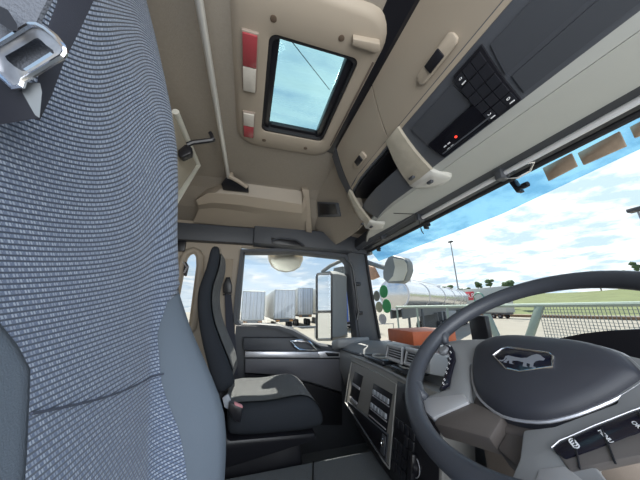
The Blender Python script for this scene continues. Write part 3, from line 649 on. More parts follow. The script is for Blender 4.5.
# cushion : loft along X
cprof = [(-.06, .80, .70), (0.0, .815, .69), (.10, .80, .68), (.20, .81, .675), (.28, .815, .67), (.33, .795, .67), (.365, .75, .68), (.375, .715, .695)]
rows = []
for x, zt, zb in cprof:
    ring = []
    for s_, d_ in [(-1, .4), (-1.0, .75), (-.95, .95), (-.84, 1.0), (-.6, .90), (0, .88), (.6, .90), (.84, 1.0), (.95, .95), (1, .75), (1, .4), (.96, .1), (.8, 0), (0, 0), (-.8, 0), (-.96, .1)]:
        tp = .25 if x > .34 else .25
        ring.append(Vector((x, yc + s_ * (tp - .02 * smst(.28, .38, x)), lerp(zb, zt, d_))))
    rows.append(ring)
b = MB(); b.grid(rows, wrap=True).cap(); b.build('cushion', SEATBLK, ps, sub=1, angle=180)
rows = []; uvs = []
for x, zt, zb in cprof[:-1]:
    r_ = []; u_ = []
    for s_, d_ in [(-.78, .975), (-.6, .92), (-.3, .90), (0, .895), (.3, .90), (.6, .92), (.78, .975)]:
        r_.append(Vector((x + (.004 if x > .33 else 0), yc + s_ * .25, lerp(zb, zt, d_) + .004))); u_.append((s_ * .25, x))
    rows.append(r_); uvs.append(u_)
b = MB(); b.grid(rows, uvs); b.build('cushion_panel', SEATPAT2, ps, sub=1, angle=180)
b = MB(); b.prism([(-.16, PY0 + .0, .80), (-.10, PY0, .80), (-.03, PY0, .695), (.33, PY0, .675), (.335, PY0, .645), (-.04, PY0, .60), (-.10, PY0, .66)], (0, .48, 0), .012); b.build('seat_pan', BLACK, ps)
b = MB(); b.prism([(-.05, PY0 + .04, .66), (.27, PY0 + .04, .66), (.30, PY0 + .04, .40), (.33, PY0 + .04, .25), (-.12, PY0 + .04, .25), (-.08, PY0 + .04, .45)], (0, .40, 0), .02); b.build('pedestal', BLACK, ps)
b = MB(); b.prism([at(x, y, Y=PY0 - .012) for x, y in [(222, 398), (228, 394), (231, 400), (229, 410), (224, 408)]], (0, .02, 0), .006); b.build('recliner_cover', mat('recliner_grey', (.34, .37, .42), .5), ps)
b = MB(); b.prism([at(x, y, Y=PY0 - .035) for x, y in [(229, 402), (243, 407), (240, 424), (233, 420), (228, 410)]], (0, .03, 0), .006); bu = b.build('belt_buckle', BLACK, ps)
b = MB(); b.prism([at(x, y, Y=PY0 - .037) for x, y in [(234, 402.5), (242, 406.2), (243, 408.5), (235, 405.5)]], (0, .02, 0), .002); b.build('release_button', mat('buckle_red', (.75, .30, .33), .5), bu)

# ------------------------------------------------------------------ driver seat backrest
DYC, DHW = .31, .235
ds = thing('driver_seat', 'blue grey patterned driver seat filling the left foreground', 'seat', (-.15, .31, .3))
sil = []
for x, y in [(138, -30), (145, 0), (155, 40), (164, 80), (171, 115), (176, 150), (177, 190), (176, 230), (177, 262), (179, 290), (192, 330), (210, 370), (219, 392), (225, 414), (227, 440), (225, 482), (221, 520)]:
    q = at(x, y, Y=.50); sil.append((q.z, q.x))
sil.sort()
cen = [(.80, -.10), (.9, -.10), (1.0, -.105), (1.1, -.12), (1.2, -.135), (1.30, -.148), (1.40, -.155), (1.52, -.168), (1.7, -.22), (1.9, -.285), (2.05, -.335)]
def dX(s, z):
    xs = interp(sil, z); xc = min(xs, interp(cen, z)); a = abs(s)
    x = lerp(xc, xs, smst(.42, .80, a) * (1 if s > 0 else .05))
    # slight hollow across the upper back
    x -= .012 * (1 - smst(0, .8, a)) * smst(1.25, 1.5, z)
    if a > .80: x -= .11 * ((a - .80) / .2) ** 2
    return x
ZS = [.80 + i * (1.155 / 40) for i in range(41)]
SS = [-1 + 2 * i / 28 for i in range(29)]
rows = []
for z in ZS:
    top_ = smst(1.85, 1.96, z); bx = min(interp(sil, z), interp(cen, z)) - .15
    ring = [Vector((lerp(dX(s, z), bx + .05, top_ * .8), DYC + s * DHW, z)) for s in SS]
    ring += [Vector((bx, DYC + .85 * DHW, z)), Vector((bx - .02, DYC, z)), Vector((bx, DYC - .85 * DHW, z))]
    rows.append(ring)
b = MB(); b.grid(rows, wrap=True).cap(); b.build('backrest', SEATDARK, ds, angle=180)
def weave(s):      # the weave rises across the panel and flattens towards the far edge
    return DHW * (1.05 * s if s < .3 else 1.05 * .3 + 1.05 * (s - .3) - .75 * (s - .3) ** 2)
# woven centre panel, slightly proud
def sR(z): return interp([(.8, .60), (.95, .60), (1.04, .56), (1.10, .51), (1.17, .50), (1.215, .60), (1.235, .80), (1.25, .97), (2.1, .97)], z)
def sL(z): return -interp([(.8, .38), (1.0, .40), (1.11, .40), (1.165, .42), (1.19, .50), (1.21, .62), (1.225, .80), (1.24, .99), (2.1, .99)], z)
rows = []; uvs = []; acc = 0; pv_ = None
ZP = [.82 + i * (1.10 / 70) for i in range(71)]
for z in ZP:
    c0 = Vector((dX(0, z), 0, z))
    if pv_ is not None: acc += (c0 - pv_).length * lerp(.95, .56, smst(1.15, 1.45, z))
    pv_ = c0; r_ = []; u_ = []
    yacc = 0; pq = None
    for j in range(33):
        s = lerp(sL(z), sR(z), j / 32); q = Vector((dX(s, z) + .0035, DYC + s * DHW, z))
        r_.append(q); u_.append((s * DHW, acc - .74 * smst(1.10, 1.50, z) * weave(s)))
    rows.append(r_); uvs.append(u_)
b = MB(); b.grid(rows, uvs); b.build('woven_panel', SEATPAT, ds, angle=180)
# stitched seam across the panel
b = MB(); pts = []
for j in range(41):
    s = lerp(-.41, .52, j / 40); z = lerp(1.140, 1.112, j / 40) - .006 * math.sin(math.pi * j / 40)
    pts.append(Vector((dX(s, z) + .0045, DYC + s * DHW, z)))
b.tube(pts, .0009, 6); b.build('stitched_seam', mat('seam_thread', (.05, .06, .09), .9), ds)
b = MB(); b.box((-.16, .10, .62), (.40, .52, .78), .04, 3); b.build('cushion', SEATDARK, ds)
b = MB(); b.box((-.16, .14, .3), (.30, .48, .63), .02); b.build('pedestal', BLACK, ds)

# driver belt with tongue, hanging in the near left corner
BK = .64   # belt hangs this much closer than first measured
def rprism(b, pts, d0, d1):
    A = [ad_(x, y, d0) for x, y in pts]; B = [ad_(x, y, d1) for x, y in pts]; n = len(A)
    A = [b.bm.verts.new(p) for p in A]; B = [b.bm.verts.new(p) for p in B]; b.bm.faces.new(A); b.bm.faces.new(B[::-1])
    for i in range(n): b.bm.faces.new([A[i], B[i], B[(i + 1) % n], A[(i + 1) % n]])
    return b
def ad_(px, py, dep): return CAM + ray(px, py) * (dep * BK / 241)
db = thing('seat_belt', 'dark driver seat belt with a bright metal tongue, near top left', 'seat belt', ad_(30, 60, .2))
wb = [[ad_(96, -40, .215), ad_(124, -40, .235)], [ad_(64, -2, .205), ad_(95, -2, .228)], [ad_(52, 30, .203), ad_(80, 30, .225)], [ad_(45, 62, .203), ad_(64, 62, .222)], [ad_(40, 95, .205), ad_(52, 95, .218)], [ad_(36, 120, .207), ad_(40, 120, .216)]]
b = MB(); b.slab(wb, -FW * .002); b.build('webbing', WEB, db)
wb = [[ad_(-5, -25, .185), ad_(60, -25, .195)], [ad_(-5, 8, .187), ad_(40, 14, .195)], [ad_(-5, 30, .188), ad_(32, 30, .195)], [ad_(0, 60, .19), ad_(50, 40, .192)], [ad_(12, 80, .19), ad_(62, 58, .192)]]
b = MB(); b.slab(wb, FW * .002); b.build('webbing_loop', mat('belt_webbing_light', (.10, .11, .135), .75, bump=.6, bscale=700), db)
b = MB(); D = .182
op = [(-6, 48), (10, 38), (24, 29), (31, 25), (38, 25), (46, 29), (56, 37), (64, 47), (65, 53), (62, 57), (44, 68), (24, 80), (22, 86), (14, 88), (-6, 70)]
ip = [(5, 56), (14, 51), (26, 44), (35, 38.5), (38, 38), (41, 40), (46, 45), (53, 50), (54, 53), (52, 55), (38, 64), (26, 71), (22, 71), (14, 66), (7, 60)]
A = [b.bm.verts.new(ad_(x, y, D)) for x, y in op]; B = [b.bm.verts.new(ad_(x, y, D - .0012)) for x, y in ip]; A2 = [b.bm.verts.new(ad_(x, y, D + .004)) for x, y in op]; B2 = [b.bm.verts.new(ad_(x, y, D + .004)) for x, y in ip]
n = len(op)
for P_, Q_ in ((A, B), (B, B2), (B2, A2), (A2, A)):
    for i in range(n): b.bm.faces.new([P_[i], P_[(i + 1) % n], Q_[(i + 1) % n], Q_[i]])
tn = b.build('tongue', mat('tongue_steel', (.36, .37, .40), .34, metal=.85, var=.25, vscale=250), db)
b = MB(); b.tube([ad_(x, y, D - .001) for x, y in op], .0012, 6, closed=True); b.build('tongue_rim', CHROME, tn)
b = MB(); rprism(b, [(23, 69), (50, 52), (54, 54.5), (28, 72)], D - .001, D + .002); b.build('slot_bar', CHROME, tn)
b = MB(); rprism(b, [(-8, 68), (6, 76), (14, 84), (22, 82), (38, 86), (40, 95), (39, 118), (22, 121), (-8, 126)], .188, .205); b.build('tongue_cover', BLACK, db)
b = MB(); rprism(b, [(23, 82), (40, 83), (42, 92), (39.5, 118), (35, 115), (22, 92)], .187, .189); b.build('cover_side', mat('cover_grey', (.16, .175, .19), .5), db)
b = MB(); rprism(b, [(-8, 2), (8, 10), (17, 24), (18, 31), (10, 30), (-8, 18)], .172, .182); b.build('belt_stop', BLACK, db)

# ------------------------------------------------------------------ dashboard
da = thing('dashboard', 'grey dashboard below the windscreen', 'dashboard', (.8, .85, .6))
# upper body : profile by y
rows = []
for y in [-.2, .2, .5, .8, 1.0, 1.2, 1.4, 1.55, 1.7, 1.86]:
    xb = botX(y) - .01; xr = interp([(-.2, .78), (.6, .78), (.9, .72), (1.4, .70), (1.86, .70)], y); zt = interp([(-.2, 1.0), (.8, 1.005), (1.4, .985), (1.86, .955)], y)
    rows.append([(xb, y, zt - .02), (lerp(xb, xr, .4), y, zt), (xr + .08, y, zt - .01), (xr + .025, y, zt - .03), (xr, y, zt - .075), (xr - .005, y, zt - .18), (xr + .03, y, .66), (xr + .12, y, .58), (xb, y, .5)])
b = MB(); b.grid(rows, wrap=True).cap(); b.build('upper_body', DASH, da, angle=60)
b = MB(); b.tube([(.70, 1.86, .905), (.695, 1.6, .915), (.69, 1.43, .925)], .008, 8); b.build('trim_line', DARK, da)
b = MB(); b.prism([(.64, 1.89, .96), (.66, 1.80, .985), (.80, 1.78, .985), (.95, 1.84, .985), (.95, 1.89, .96)], (0, 0, -.07), .02, 3); b.build('door_corner_cowl', DASH, da)
# console face  (plane through measured points)
PA = Vector((.602, 1.40, .938)); PE2 = Vector((-.053, 0, -.235)).normalized(); PN = Vector((-.9755, 0, .22))
def cp(u, v, h=0): return PA + Vector((0, -u / 1000, 0)) + PE2 * (v / 1000) + PN * (h / 1000)
def crect(b, u0, v0, u1, v1, h, th, bev=.003, sk=0):
    b.prism([cp(u0, v0, h), cp(u1, v0, h), cp(u1 + sk, v1, h), cp(u0 + sk, v1, h)], PN * (th / 1000), bev); return b
b = MB(); b.prism([cp(-2, -2), cp(310, -6), cp(520, 0), cp(700, 0), cp(700, 330), cp(540, 320), cp(420, 300), cp(0, 244), cp(-8, 235)], -PN * .12, .012, 3); con = b.build('console_body', PANEL, da)
b = MB(); b.prism([cp(5, 250, -20), cp(420, 306, -20), cp(560, 330, -20), cp(560, 420, -60), cp(60, 330, -60)], -PN * .20, .01); b.build('console_kick', BLACK, da)
b = MB(); b.tube([cp(8, 30, 1), cp(2, 236, 1), cp(420, 303, 1), cp(452, 306, 1), cp(452, 34, 1), cp(300, 26, 1)], .0035, 6, closed=True); b.build('console_bezel', mat('bezel_grey', (.36, .36, .35), .4), con)
b = MB(); b.tube([cp(-4, 5, 2), cp(150, 0, 3), cp(310, -2, 3), cp(520, 5, 3)], .006, 8); b.build('console_lip', DASH, con)
def bezel(u0, v0, u1, v1, name, sk=0, fr=4):
    b = MB(); crect(b, u0, v0, u1, v1, 0.5, 2.5, .001, sk); o = b.build(name, BLACK, con); return o
s1 = bezel(70, 70, 168, 205, 'card_slot', -22)
for v in (125, 192):
    b = MB(); crect(b, 74 - (v - 70) * .16, v, 166 - (v - 70) * .16, v + 12, 2.5, 4, .001); b.build('slot_shelf', SILVER, con)
s2 = bezel(278, 74, 432, 214, 'storage_rack', -18)
for v in (96, 150):
    for i in range(5):
        b = MB(); crect(b, 290 + i * 27 - (v - 74) * .13, v, 312 + i * 27 - (v - 74) * .13, v + 20, 2.5, 8, .003); b.build('rack_key', mat('key_grey', (.42, .45, .5), .4, metal=.3), con)
    b = MB(); crect(b, 286 - (v - 74) * .13, v + 24, 424 - (v - 74) * .13, v + 28, 2.5, 4, .001); b.build('rack_rail', SILVER, con)
b = MB(); crect(b, 272, 200, 412, 204, 2.5, 4, .001); b.build('rack_rail', SILVER, con)
b = MB(); b.prism([cp(46, 222, .5), cp(425, 216, .5), cp(425, 292, .5), cp(380, 290, .5), cp(60, 240, .5)], PN * .003, .001); s3 = b.build('long_tray', BLACK, con)
b = MB(); b.tube([cp(42, 221, 3), cp(428, 213, 3), cp(428, 296, 3), cp(380, 294, 3), cp(56, 243, 3)], .003, 6, closed=True); b.build('tray_rim', DARK2, con)
b = MB(); crect(b, 392, 222, 420, 284, 2.5, 5, .002); sk = b.build('power_socket', DARK2, con)
b = MB(); b.tube([cp(406 + 9 * math.cos(q), 248 + 12 * math.sin(q), 9) for q in [t * math.pi / 6 for t in range(12)]], .0016, 6, closed=True); b.build('socket_ring', CHROME, con)
b = MB(); crect(b, 458, 20, 690, 320, .5, 2.0, .004); col_ = b.build('switch_column', BLACK, con)
for i in range(4):
    for j in range(5):
        if j == 1 and i < 2: continue
        b = MB(); crect(b, 466 + i * 30, 140 + j * 32, 492 + i * 30, 168 + j * 32, 2, 5, .002); b.build('rocker_switch', MATS['rocker_black'], con)
for i, (u_, v_, r_) in enumerate(((590, 232, 26), (536, 56, 20))):
    b = MB(); b.lathe(cp(u_, v_, 2), PN, [(r_ / 1000, 0), (r_ / 1000, .004), (r_ / 1300, .006), (r_ / 1400, .02), (0, .022)], 24); kn = b.build('rotary_knob', BLACK, con)
    b = MB(); b.tube([cp(u_ + r_ * math.cos(q), v_ + r_ * math.sin(q), 6) for q in [t * math.pi / 10 for t in range(20)]], .0016, 6, closed=True); b.build('knob_ring', SILVER, con)
b = MB(); b.prism([cp(578, 195, 6), cp(604, 195, 6), cp(604, 270, 6), cp(578, 270, 6)], PN * .02, .008); b.build('light_switch_grip', BLACK, con)
# cup holders on the console top
for (u0, u1, dx) in ((140, 330, .03), (395, 540, .02)):
    b = MB(); zz = .945
    b.prism([(.60 + dx * .2, 1.4 - u0 / 1000, zz), (.60 + dx * .2, 1.4 - u1 / 1000, zz), (.70, 1.4 - u1 / 1000 + .01, zz), (.70, 1.4 - u0 / 1000 - .02, zz)], (0, 0, .022), .009, 3); cu_ = b.build('cup_holder', mat('holder_gloss', (.03, .033, .04), .22), da)
    b = MB(); yc_ = 1.4 - (u0 + u1) / 2000; b.tube([(.655 + .036 * math.cos(q), yc_ + .052 * math.sin(q), zz + .0225) for q in [t * math.pi / 10 for t in range(20)]], .005, 6, closed=True); b.build('holder_ring', mat('bezel_grey', (.36, .36, .35), .4), cu_)
    b = MB(); b.lathe((.655, yc_, zz + .0205), (0, 0, 1), [(.034, 0), (.034, .002)], 20); b.build('holder_well', BLACK, cu_)
# air vents
def vent(u0, u1, v0, v1):
    h0 = -10
    b = MB(); b.prism([cp(u0, v0, h0), cp(u1, v0, h0), cp(u1 - 4, v1, h0 - 4), cp(u0 - 4, v1, h0 - 4)], -PN * .04, .008, 3); v_ = b.build('air_vent', BLACK, da)
    b = MB(); b.tube([cp(u0, v0, h0 + 3), cp(u1, v0, h0 + 3), cp(u1 - 4, v1, h0 + 1), cp(u0 - 4, v1, h0 + 1)], .0075, 8, closed=True); b.build('vent_frame', mat('vent_frame_grey', (.50, .51, .53), .4), v_)
    for i in range(5):
        v = lerp(v0, v1, (i + .7) / 5.6); b = MB(); b.prism([cp(u0 + 5, v, h0 + 1), cp(u1 - 7, v, h0 + 1), cp(u1 - 7, v + 3.5, h0 + 2), cp(u0 + 5, v + 3.5, h0 + 2)], PN * .003, .001); b.build('vent_slat', mat('slat_grey', (.42, .43, .46), .45), v_)
vent(350, 462, -102, -48); vent(488, 590, -104, -50)
b = MB(); b.prism([cp(340, -112, -26), cp(600, -112, -26), cp(600, -38, -28), cp(336, -38, -28)], -PN * .12, .01); b.build('vent_housing', DASH, da)
b = MB(); b.lathe(cp(475, -75, -20), PN, [(.008, -.01), (.008, .004), (0, .005)], 14); b.build('vent_dial', DARK, da)
# instrument hood in front of the wheel
rows = []
for i in range(17):
    t = i / 16; y = lerp(-.10, .62, t); hgt = math.sin(math.pi * min(1, max(0, t))) ** .6
    rows.append([(1.0, y, .98), (.98, y, .99 + .12 * hgt), (.84, y, .99 + .165 * hgt), (.745, y, .985 + .17 * hgt), (.745, y, .975 + .15 * hgt), (.82, y, .97), (.82, y, .95)])
b = MB(); b.grid(rows, wrap=True).cap(); b.build('instrument_hood', BLACK, da, angle=60)
b = MB(); b.box((.83, -.05, .80), (.86, .58, 1.09), .01); b.build('instrument_cluster', mat('cluster_black', (.01, .01, .014), .2), da)
# steering column shroud
b = MB(); b.tube([(.49, .323, 1.06), (.58, .323, .99), (.80, .323, .84)], [.055, .085, .13], 20); b.build('column_shroud', mat('column_brown', (.20, .165, .14), .5, bump=.15, bscale=600), da)
b = MB(); b.box((.60, .08, .35), (.95, .60, .92), .03); b.build('knee_panel', mat('knee_brown', (.17, .14, .12), .55), da)

# orange box resting on the dash
b = MB(); cb0 = at(414, 346, Z=1.012)
b.box((cb0.x, cb0.y, 1.012), (cb0.x + .27, cb0.y + .235, 1.012 + .066), .004)
ob = b.build('flat_box', mat('orange_box_paint', (.55, .13, .05), .5, var=.18, vscale=30)); tag(ob, 'flat orange box lying on top of the dashboard by the windscreen', 'box')
# dark holder behind the wheel
hd = thing('phone_holder', 'black phone holder on the dashboard behind the steering wheel', 'holder', (.90, .80, 1.005))
b = MB(); b.lathe((.90, .80, 1.003), (0, 0, 1), [(.045, 0), (.043, .012), (.02, .02), (.016, .05)], 18); b.build('holder_base', BLACK, hd)
b = MB(); b.box((.885, .755, 1.045), (.91, .835, 1.165), .008); b.build('holder_cradle', BLACK, hd)

# ------------------------------------------------------------------ steering wheel
WC = Vector((.461, .323, 1.121)); WT = .619
WU = Vector((0, 1, 0)); WV = Vector((math.cos(WT), 0, math.sin(WT))); WN = Vector((-math.sin(WT), 0, math.cos(WT)))
def wp(u, v, h=0): return WC + WU * (u / 1000) + WV * (v / 1000) + WN * (h / 1000)
sw_ = thing('steering_wheel', 'black steering wheel with grey spokes in the right foreground', 'steering wheel', WC)
b = MB(); b.tube([wp(218 * math.cos(q), 218 * math.sin(q), 0) for q in [t * 2 * math.pi / 72 for t in range(72)]], .0165, 14, closed=True)
b.build('rim', mat('rim_leather', (.055, .06, .074), .38, bump=.15, bscale=900), sw_)
hub = [(0, 57), (50, 56), (88, 46), (106, 30), (113, 5), (108, -25), (88, -68), (68, -90), (40, -106), (0, -113), (-40, -106), (-68, -90), (-88, -68), (-108, -25), (-113, 5), (-106, 30), (-88, 46), (-50, 56)]
def smooth_loop(p, k=3):
    o = []; n = len(p)
    for i in range(n):
        a, b_, c, d = p[i - 1], p[i], p[(i + 1) % n], p[(i + 2) % n]
        for j in range(k):
            t = j / k; o.append(tuple(.5 * (2 * b_[q] + (c[q] - a[q]) * t + (2 * a[q] - 5 * b_[q] + 4 * c[q] - d[q]) * t * t + (3 * b_[q] - a[q] - 3 * c[q] + d[q]) * t ** 3) for q in (0, 1)))
    return o
hub = smooth_loop([(0, 57), (50, 56), (90, 46), (110, 28), (116, 12), (113, -4), (100, -34), (86, -59), (68, -82), (42, -102), (0, -114), (-42, -102), (-68, -80), (-86, -57), (-102, -32), (-116, -2), (-118, 10), (-110, 24), (-90, 44), (-50, 56)])
b = MB(); rings = []
for sc, h in ((1.0, -45), (1.0, -22), (.985, -14), (.94, -6), (.84, 0), (.6, 6), (.3, 9)):
    rings.append([wp(u * sc, -25 + (v + 25) * sc, h) for u, v in hub])
b.grid(rings, wrap=True).cap(); b.build('airbag_cover', mat('airbag_black', (.038, .04, .052), .48, bump=.12, bscale=1200), sw_, angle=60)
b = MB(); b.tube([wp(u * 1.005, -25 + (v + 25) * 1.005, -16) for u, v in hub], .0022, 6, closed=True); b.build('cover_bezel', SILVER, sw_)
b = MB(); b.prism([wp(u, v, -28) for u, v in [(80, -60), (72, -104), (40, -122), (0, -130), (-30, -122), (-64, -100), (-80, -60), (0, 30)]], -WN * .03, .01, 3); b.build('hub_back', mat('hub_brown', (.11, .095, .088), .5), sw_)
TRIM = mat('spoke_grey', (.30, .305, .315), .42, bump=.1, bscale=900); PALE = mat('spoke_pale', (.50, .50, .52), .38, metal=.25)
for sg_ in (1, -1):
    def w_(u, v, h): return wp(u * sg_, v, h)
    b = MB(); b.prism([w_(u, v, -14) for u, v in [(88, 44), (140, 34), (175, 26), (204, 14), (206, -6), (178, -4), (158, -16), (140, -40), (124, -78), (110, -104)] + ([(132, -128), (146, -146), (134, -156), (104, -140), (60, -110)] if sg_ > 0 else [(104, -124), (122, -140), (100, -172), (46, -188), (44, -160), (32, -122), (60, -100)]) + [(104, -40)]], -WN * .016, .004, 2); sp_ = b.build('spoke', TRIM, sw_)
    b = MB(); b.prism([w_(u, v, -12) for u, v in ([(133, -140), (145, -148), (118, -168), (96, -172), (56, -116), (74, -104)] if sg_ > 0 else [(86, -142), (112, -150), (98, -176), (70, -186), (66, -160)])], -WN * .014, .003, 2); b.build('spoke_insert', PALE, sp_)
    b = MB(); b.tube([w_(205, -90, -4), w_(196, -96, -8), w_(150, -150, -14), w_(150, -157, -8)], [.010, .012, .012, .012], 8)
    b = MB(); b.prism([w_(u, v, -16 if sg_ > 0 else -32) for u, v in [(96, -150), (92, -178), (58, -168), (0, -154), (0, -112), (54, -110)]], -WN * .03, .004, 2); b.build('spoke_underside', MATS['hub_brown'], sp_)
    st = [(190, -4), (178, -14), (160, -30), (148, -48), (132, -88), (120, -112), (113, -98), (126, -70), (140, -36), (158, -14), (176, 0)]
    if sg_ == 1:
        b = MB(); b.prism([w_(u, v, -9) for u, v in st], -WN * .008, .002); pd = b.build('button_strip', mat('strip_gloss', (.012, .012, .022), .2), sw_)
        b = MB(); b.lathe(w_(184, -20, -9), WN, [(.012, -.006), (.013, .0), (.010, .004), (0, .005)], 16); b.build('thumb_roller', mat('roller_grey', (.20, .205, .22), .4), pd)
        b = MB()
        for (u, v) in ((176, -4), (160, -22), (149, -40), (143, -52), (137, -66), (132, -77), (124, -94), (120, -103)):
            for k_ in (-1, 1): b.prism([w_(u + k_ * 2 + a, v + c + k_ * 1.2, -8.6) for a, c in ((-.8, -1.7), (.5, -1.5), (.9, 1.6), (-.5, 1.8))], WN * .0004)
        b.build('button_symbol', WHITE, pd)
        b = MB(); b.prism([w_(u, v, -24) for u, v in [(182, -26), (166, -40), (150, -72), (140, -110), (126, -112), (140, -80), (154, -44), (172, -20)]], -WN * .006, .002); b.build('lower_paddle', DARK, sp_)
    else:
        s2_ = [(76, -120), (72, -132), (86, -137), (104, -112), (128, -76), (150, -40), (146, -20), (136, -32), (121, -52), (97, -87), (84, -108)]
        b = MB(); b.prism([w_(u, v, -9) for u, v in s2_], -WN * .008, .002); pd = b.build('button_strip', MATS['strip_gloss'], sw_)
        b = MB(); b.tube([w_(u, v, -8.5) for u, v in [(72, -132), (76, -119), (84, -107), (97, -86), (121, -51), (136, -31), (146, -19)]], .0007, 6); b.build('strip_bezel', SILVER, pd)
        b = MB(); b.prism([w_(u, v, -11) for u, v in [(72, -130), (126, -76), (150, -38), (165, -48), (140, -92), (92, -146)]], -WN * .01, .003); b.build('button_lower_row', mat('button_brown_grey', (.16, .145, .14), .4), sp_)
        for (ua, va, ub, vb) in ((86, -108, 100, -140), (104, -84, 122, -118), (126, -50, 146, -88)):
            b = MB(); b.tube([w_(ua, va, -8.5), w_(ub, vb, -10)], .0011, 6); b.build('button_gap', BLACK, pd)
        xd = (w_(1, 0, 0) - w_(0, 0, 0)).normalized()
        for txt, u, v in (('MENU', 109.5, -93), ('OK', 127.5, -67)):
            b = MB(); b.add(text_bm(txt, .0058, frame4(w_(u, v, -8.4), Vector((0, -.80, 0)) - WV * .6, WV * .8 - Vector((0, .6, 0))), .0003)); b.build('button_lettering', WHITE, pd, smooth=False)
        b = MB()
        for i in range(3): b.tube([w_(86.5 + i * 2.0 + 3.0 * math.cos(q), -114 - i * 1.6 + 3.2 * math.sin(q), -8.4) for q in [t * math.pi / 7 for t in range(14)]], .0006, 5, closed=True)
        b.build('button_symbol', WHITE, pd)
for sg_ in (1, -1):
    b = MB(); b.tube([wp(sg_ * 217, 52, 0), wp(sg_ * 214, 30, -1), wp(sg_ * 207, 14, -5), wp(sg_ * 196, 4, -12)], [.012, .014, .012, .007], 12); b.build('rim_joint', MATS['rim_leather'], sw_, angle=180)
    b = MB(); b.tube([wp(sg_ * 176, -128, 0), wp(sg_ * 164, -140, -2), wp(sg_ * 150, -146, -8), wp(sg_ * 136, -142, -14)], [.013, .017, .014, .007], 12); b.build('rim_joint', MATS['rim_leather'], sw_, angle=180)
# badge
em = [(46, -14), (40, 6), (32, 12), (-32, 12), (-40, 6), (-46, -14), (-10, -36), (10, -36)]
EH = 6.5
EU = lambda u, v, h: wp(u, v - 12, h)
b = MB(); b.prism([EU(u, v, EH) for u, v in em], WN * .003, .001); eb = b.build('badge', mat('badge_blue_black', (.008, .01, .022), .15), sw_)
b = MB(); b.tube([EU(u, v, EH + 2.5) for u, v in em], .0020, 8, closed=True); b.build('badge_rim', CHROME, eb)
lion = [(27, -16), (24, -13), (25, -5), (21, -2), (10, -3), (0, -3), (-8, 0), (-12, 7), (-18, 11), (-24, 10), (-27, 7), (-32, 4), (-31, 0), (-26, -1), (-22, -4), (-21, -9), (-23, -15), (-27, -16), (-26, -18), (-19, -18), (-17, -12), (-12, -11), (-14, -17), (-17, -19), (-9, -19), (-7, -11), (3, -10), (10, -12), (8, -17), (4, -19), (12, -19), (15, -12), (18, -17), (15, -19), (22, -19), (20, -10), (22, -8), (22, -14), (25, -18), (31, -17), (30, -15)]
b = MB(); f_ = [b.bm.verts.new(EU(u, v * 1.0 - 5 + 0, EH + 3.2)) for u, v in lion]; g_ = [b.bm.verts.new(EU(u, v - 5, EH + 2.6)) for u, v in lion]
fa = b.bm.faces.new(f_)
for i in range(len(lion)): b.bm.faces.new([f_[i], f_[(i + 1) % len(lion)], g_[(i + 1) % len(lion)], g_[i]])
bmesh.ops.triangulate(b.bm, faces=[fa]); b.build('lion_emblem', mat('lion_grey', (.34, .36, .42), .35, metal=.4), eb, smooth=False)

# ------------------------------------------------------------------ stickers on the windscreen
def sticker(px, py, rx, rz, col, label, name='windscreen_sticker'):
    c_ = at(px, py, Y=1.66); y = c_.y; zt = (hdrZ(y) - c_.z) / (hdrZ(y) - .97); c_.x = lerp(hdrX(y), botX(y), zt) + .02 * math.sin(math.pi * zt) - .012
    d = ray(px, py); c2 = CAM + d * ((c_.x - CAM.x) / d.x)
    b = MB(); n = 20
    b.prism([c2 + Vector((-.02 * 0, rx * math.cos(2 * math.pi * i / n), rz * math.sin(2 * math.pi * i / n))) for i in range(n)], (.0015, 0, 0))
    o = b.build(name, col); return tag(o, label, 'sticker', 'stickers low on the windscreen by the pillar')
GRN = mat('sticker_green', (.06, .55, .18), .5)
sticker(383.5, 291.5, .065, .052, GRN, 'upper green oval sticker on the windscreen')
sticker(386.5, 306, .065, .055, GRN, 'lower green oval sticker on the windscreen')
sticker(376.5, 296, .055, .045, mat('sticker_grey', (.20, .21, .17), .5, var=.5, vscale=40), 'dark grey round disc sticker left of the green stickers')
sticker(379, 307, .06, .045, mat('sticker_olive', (.45, .45, .30), .5, var=.4, vscale=40), 'olive disc sticker below the grey disc')
sticker(382.5, 319, .062, .042, mat('sticker_white', (.70, .68, .74), .5, var=.3, vscale=40), 'white disc sticker lowest on the windscreen corner')

# ------------------------------------------------------------------ mirrors outside
MIR = mat('mirror_glass', (.78, .82, .86), .03, metal=1.0)
HOUS = mat('mirror_housing_grey', (.17, .19, .20), .5)
mm = thing('door_mirror', 'tall grey exterior mirror outside the passenger door window', 'mirror', (.75, 2.2, .9))
b = MB(); mx0 = .66; ml = [at(x, y, X=mx0) for x, y in [(317, 273), (330, 271), (332.5, 274), (332.5, 337), (330, 341), (318, 341), (315.5, 338), (315.5, 277)]]
rows = [[p.lerp(sum(ml, Vector()) / 8, .0) for p in ml], [p + Vector((.05, 0, 0)) for p in ml], [p.lerp(sum(ml, Vector()) / 8, .06) + Vector((.13, 0, 0)) for p in ml]]
b.grid(rows, wrap=True).cap(); b.build('housing', HOUS, mm)
for yy in ((275, 310), (313, 338)):
    b = MB(); b.prism([at(x, y, X=mx0 - .004) for x, y in [(317.5, yy[0] + 1), (319, yy[0]), (329.5, yy[0] - .5), (331, yy[0] + 1), (331, yy[1]), (329.5, yy[1] + 1), (319, yy[1] + 1), (317.5, yy[1])]], (.003, 0, 0)); b.build('mirror_glass', MIR, mm)
    b = MB(); b.tube([at(x, y, X=mx0 - .006) for x, y in [(316.8, yy[0] - .5), (331.6, yy[0] - 1), (331.6, yy[1] + 1), (316.8, yy[1] + 1.2)]], .008, 6, closed=True); b.build('glass_rim', BLACK, mm)
b = MB(); b.prism([at(333, 268, X=.78), at(343, 266, X=.86), at(345, 338, X=.86), at(333, 341, X=.78)], (.05, .05, 0), .01); b.build('mirror_post', HOUS, mm)
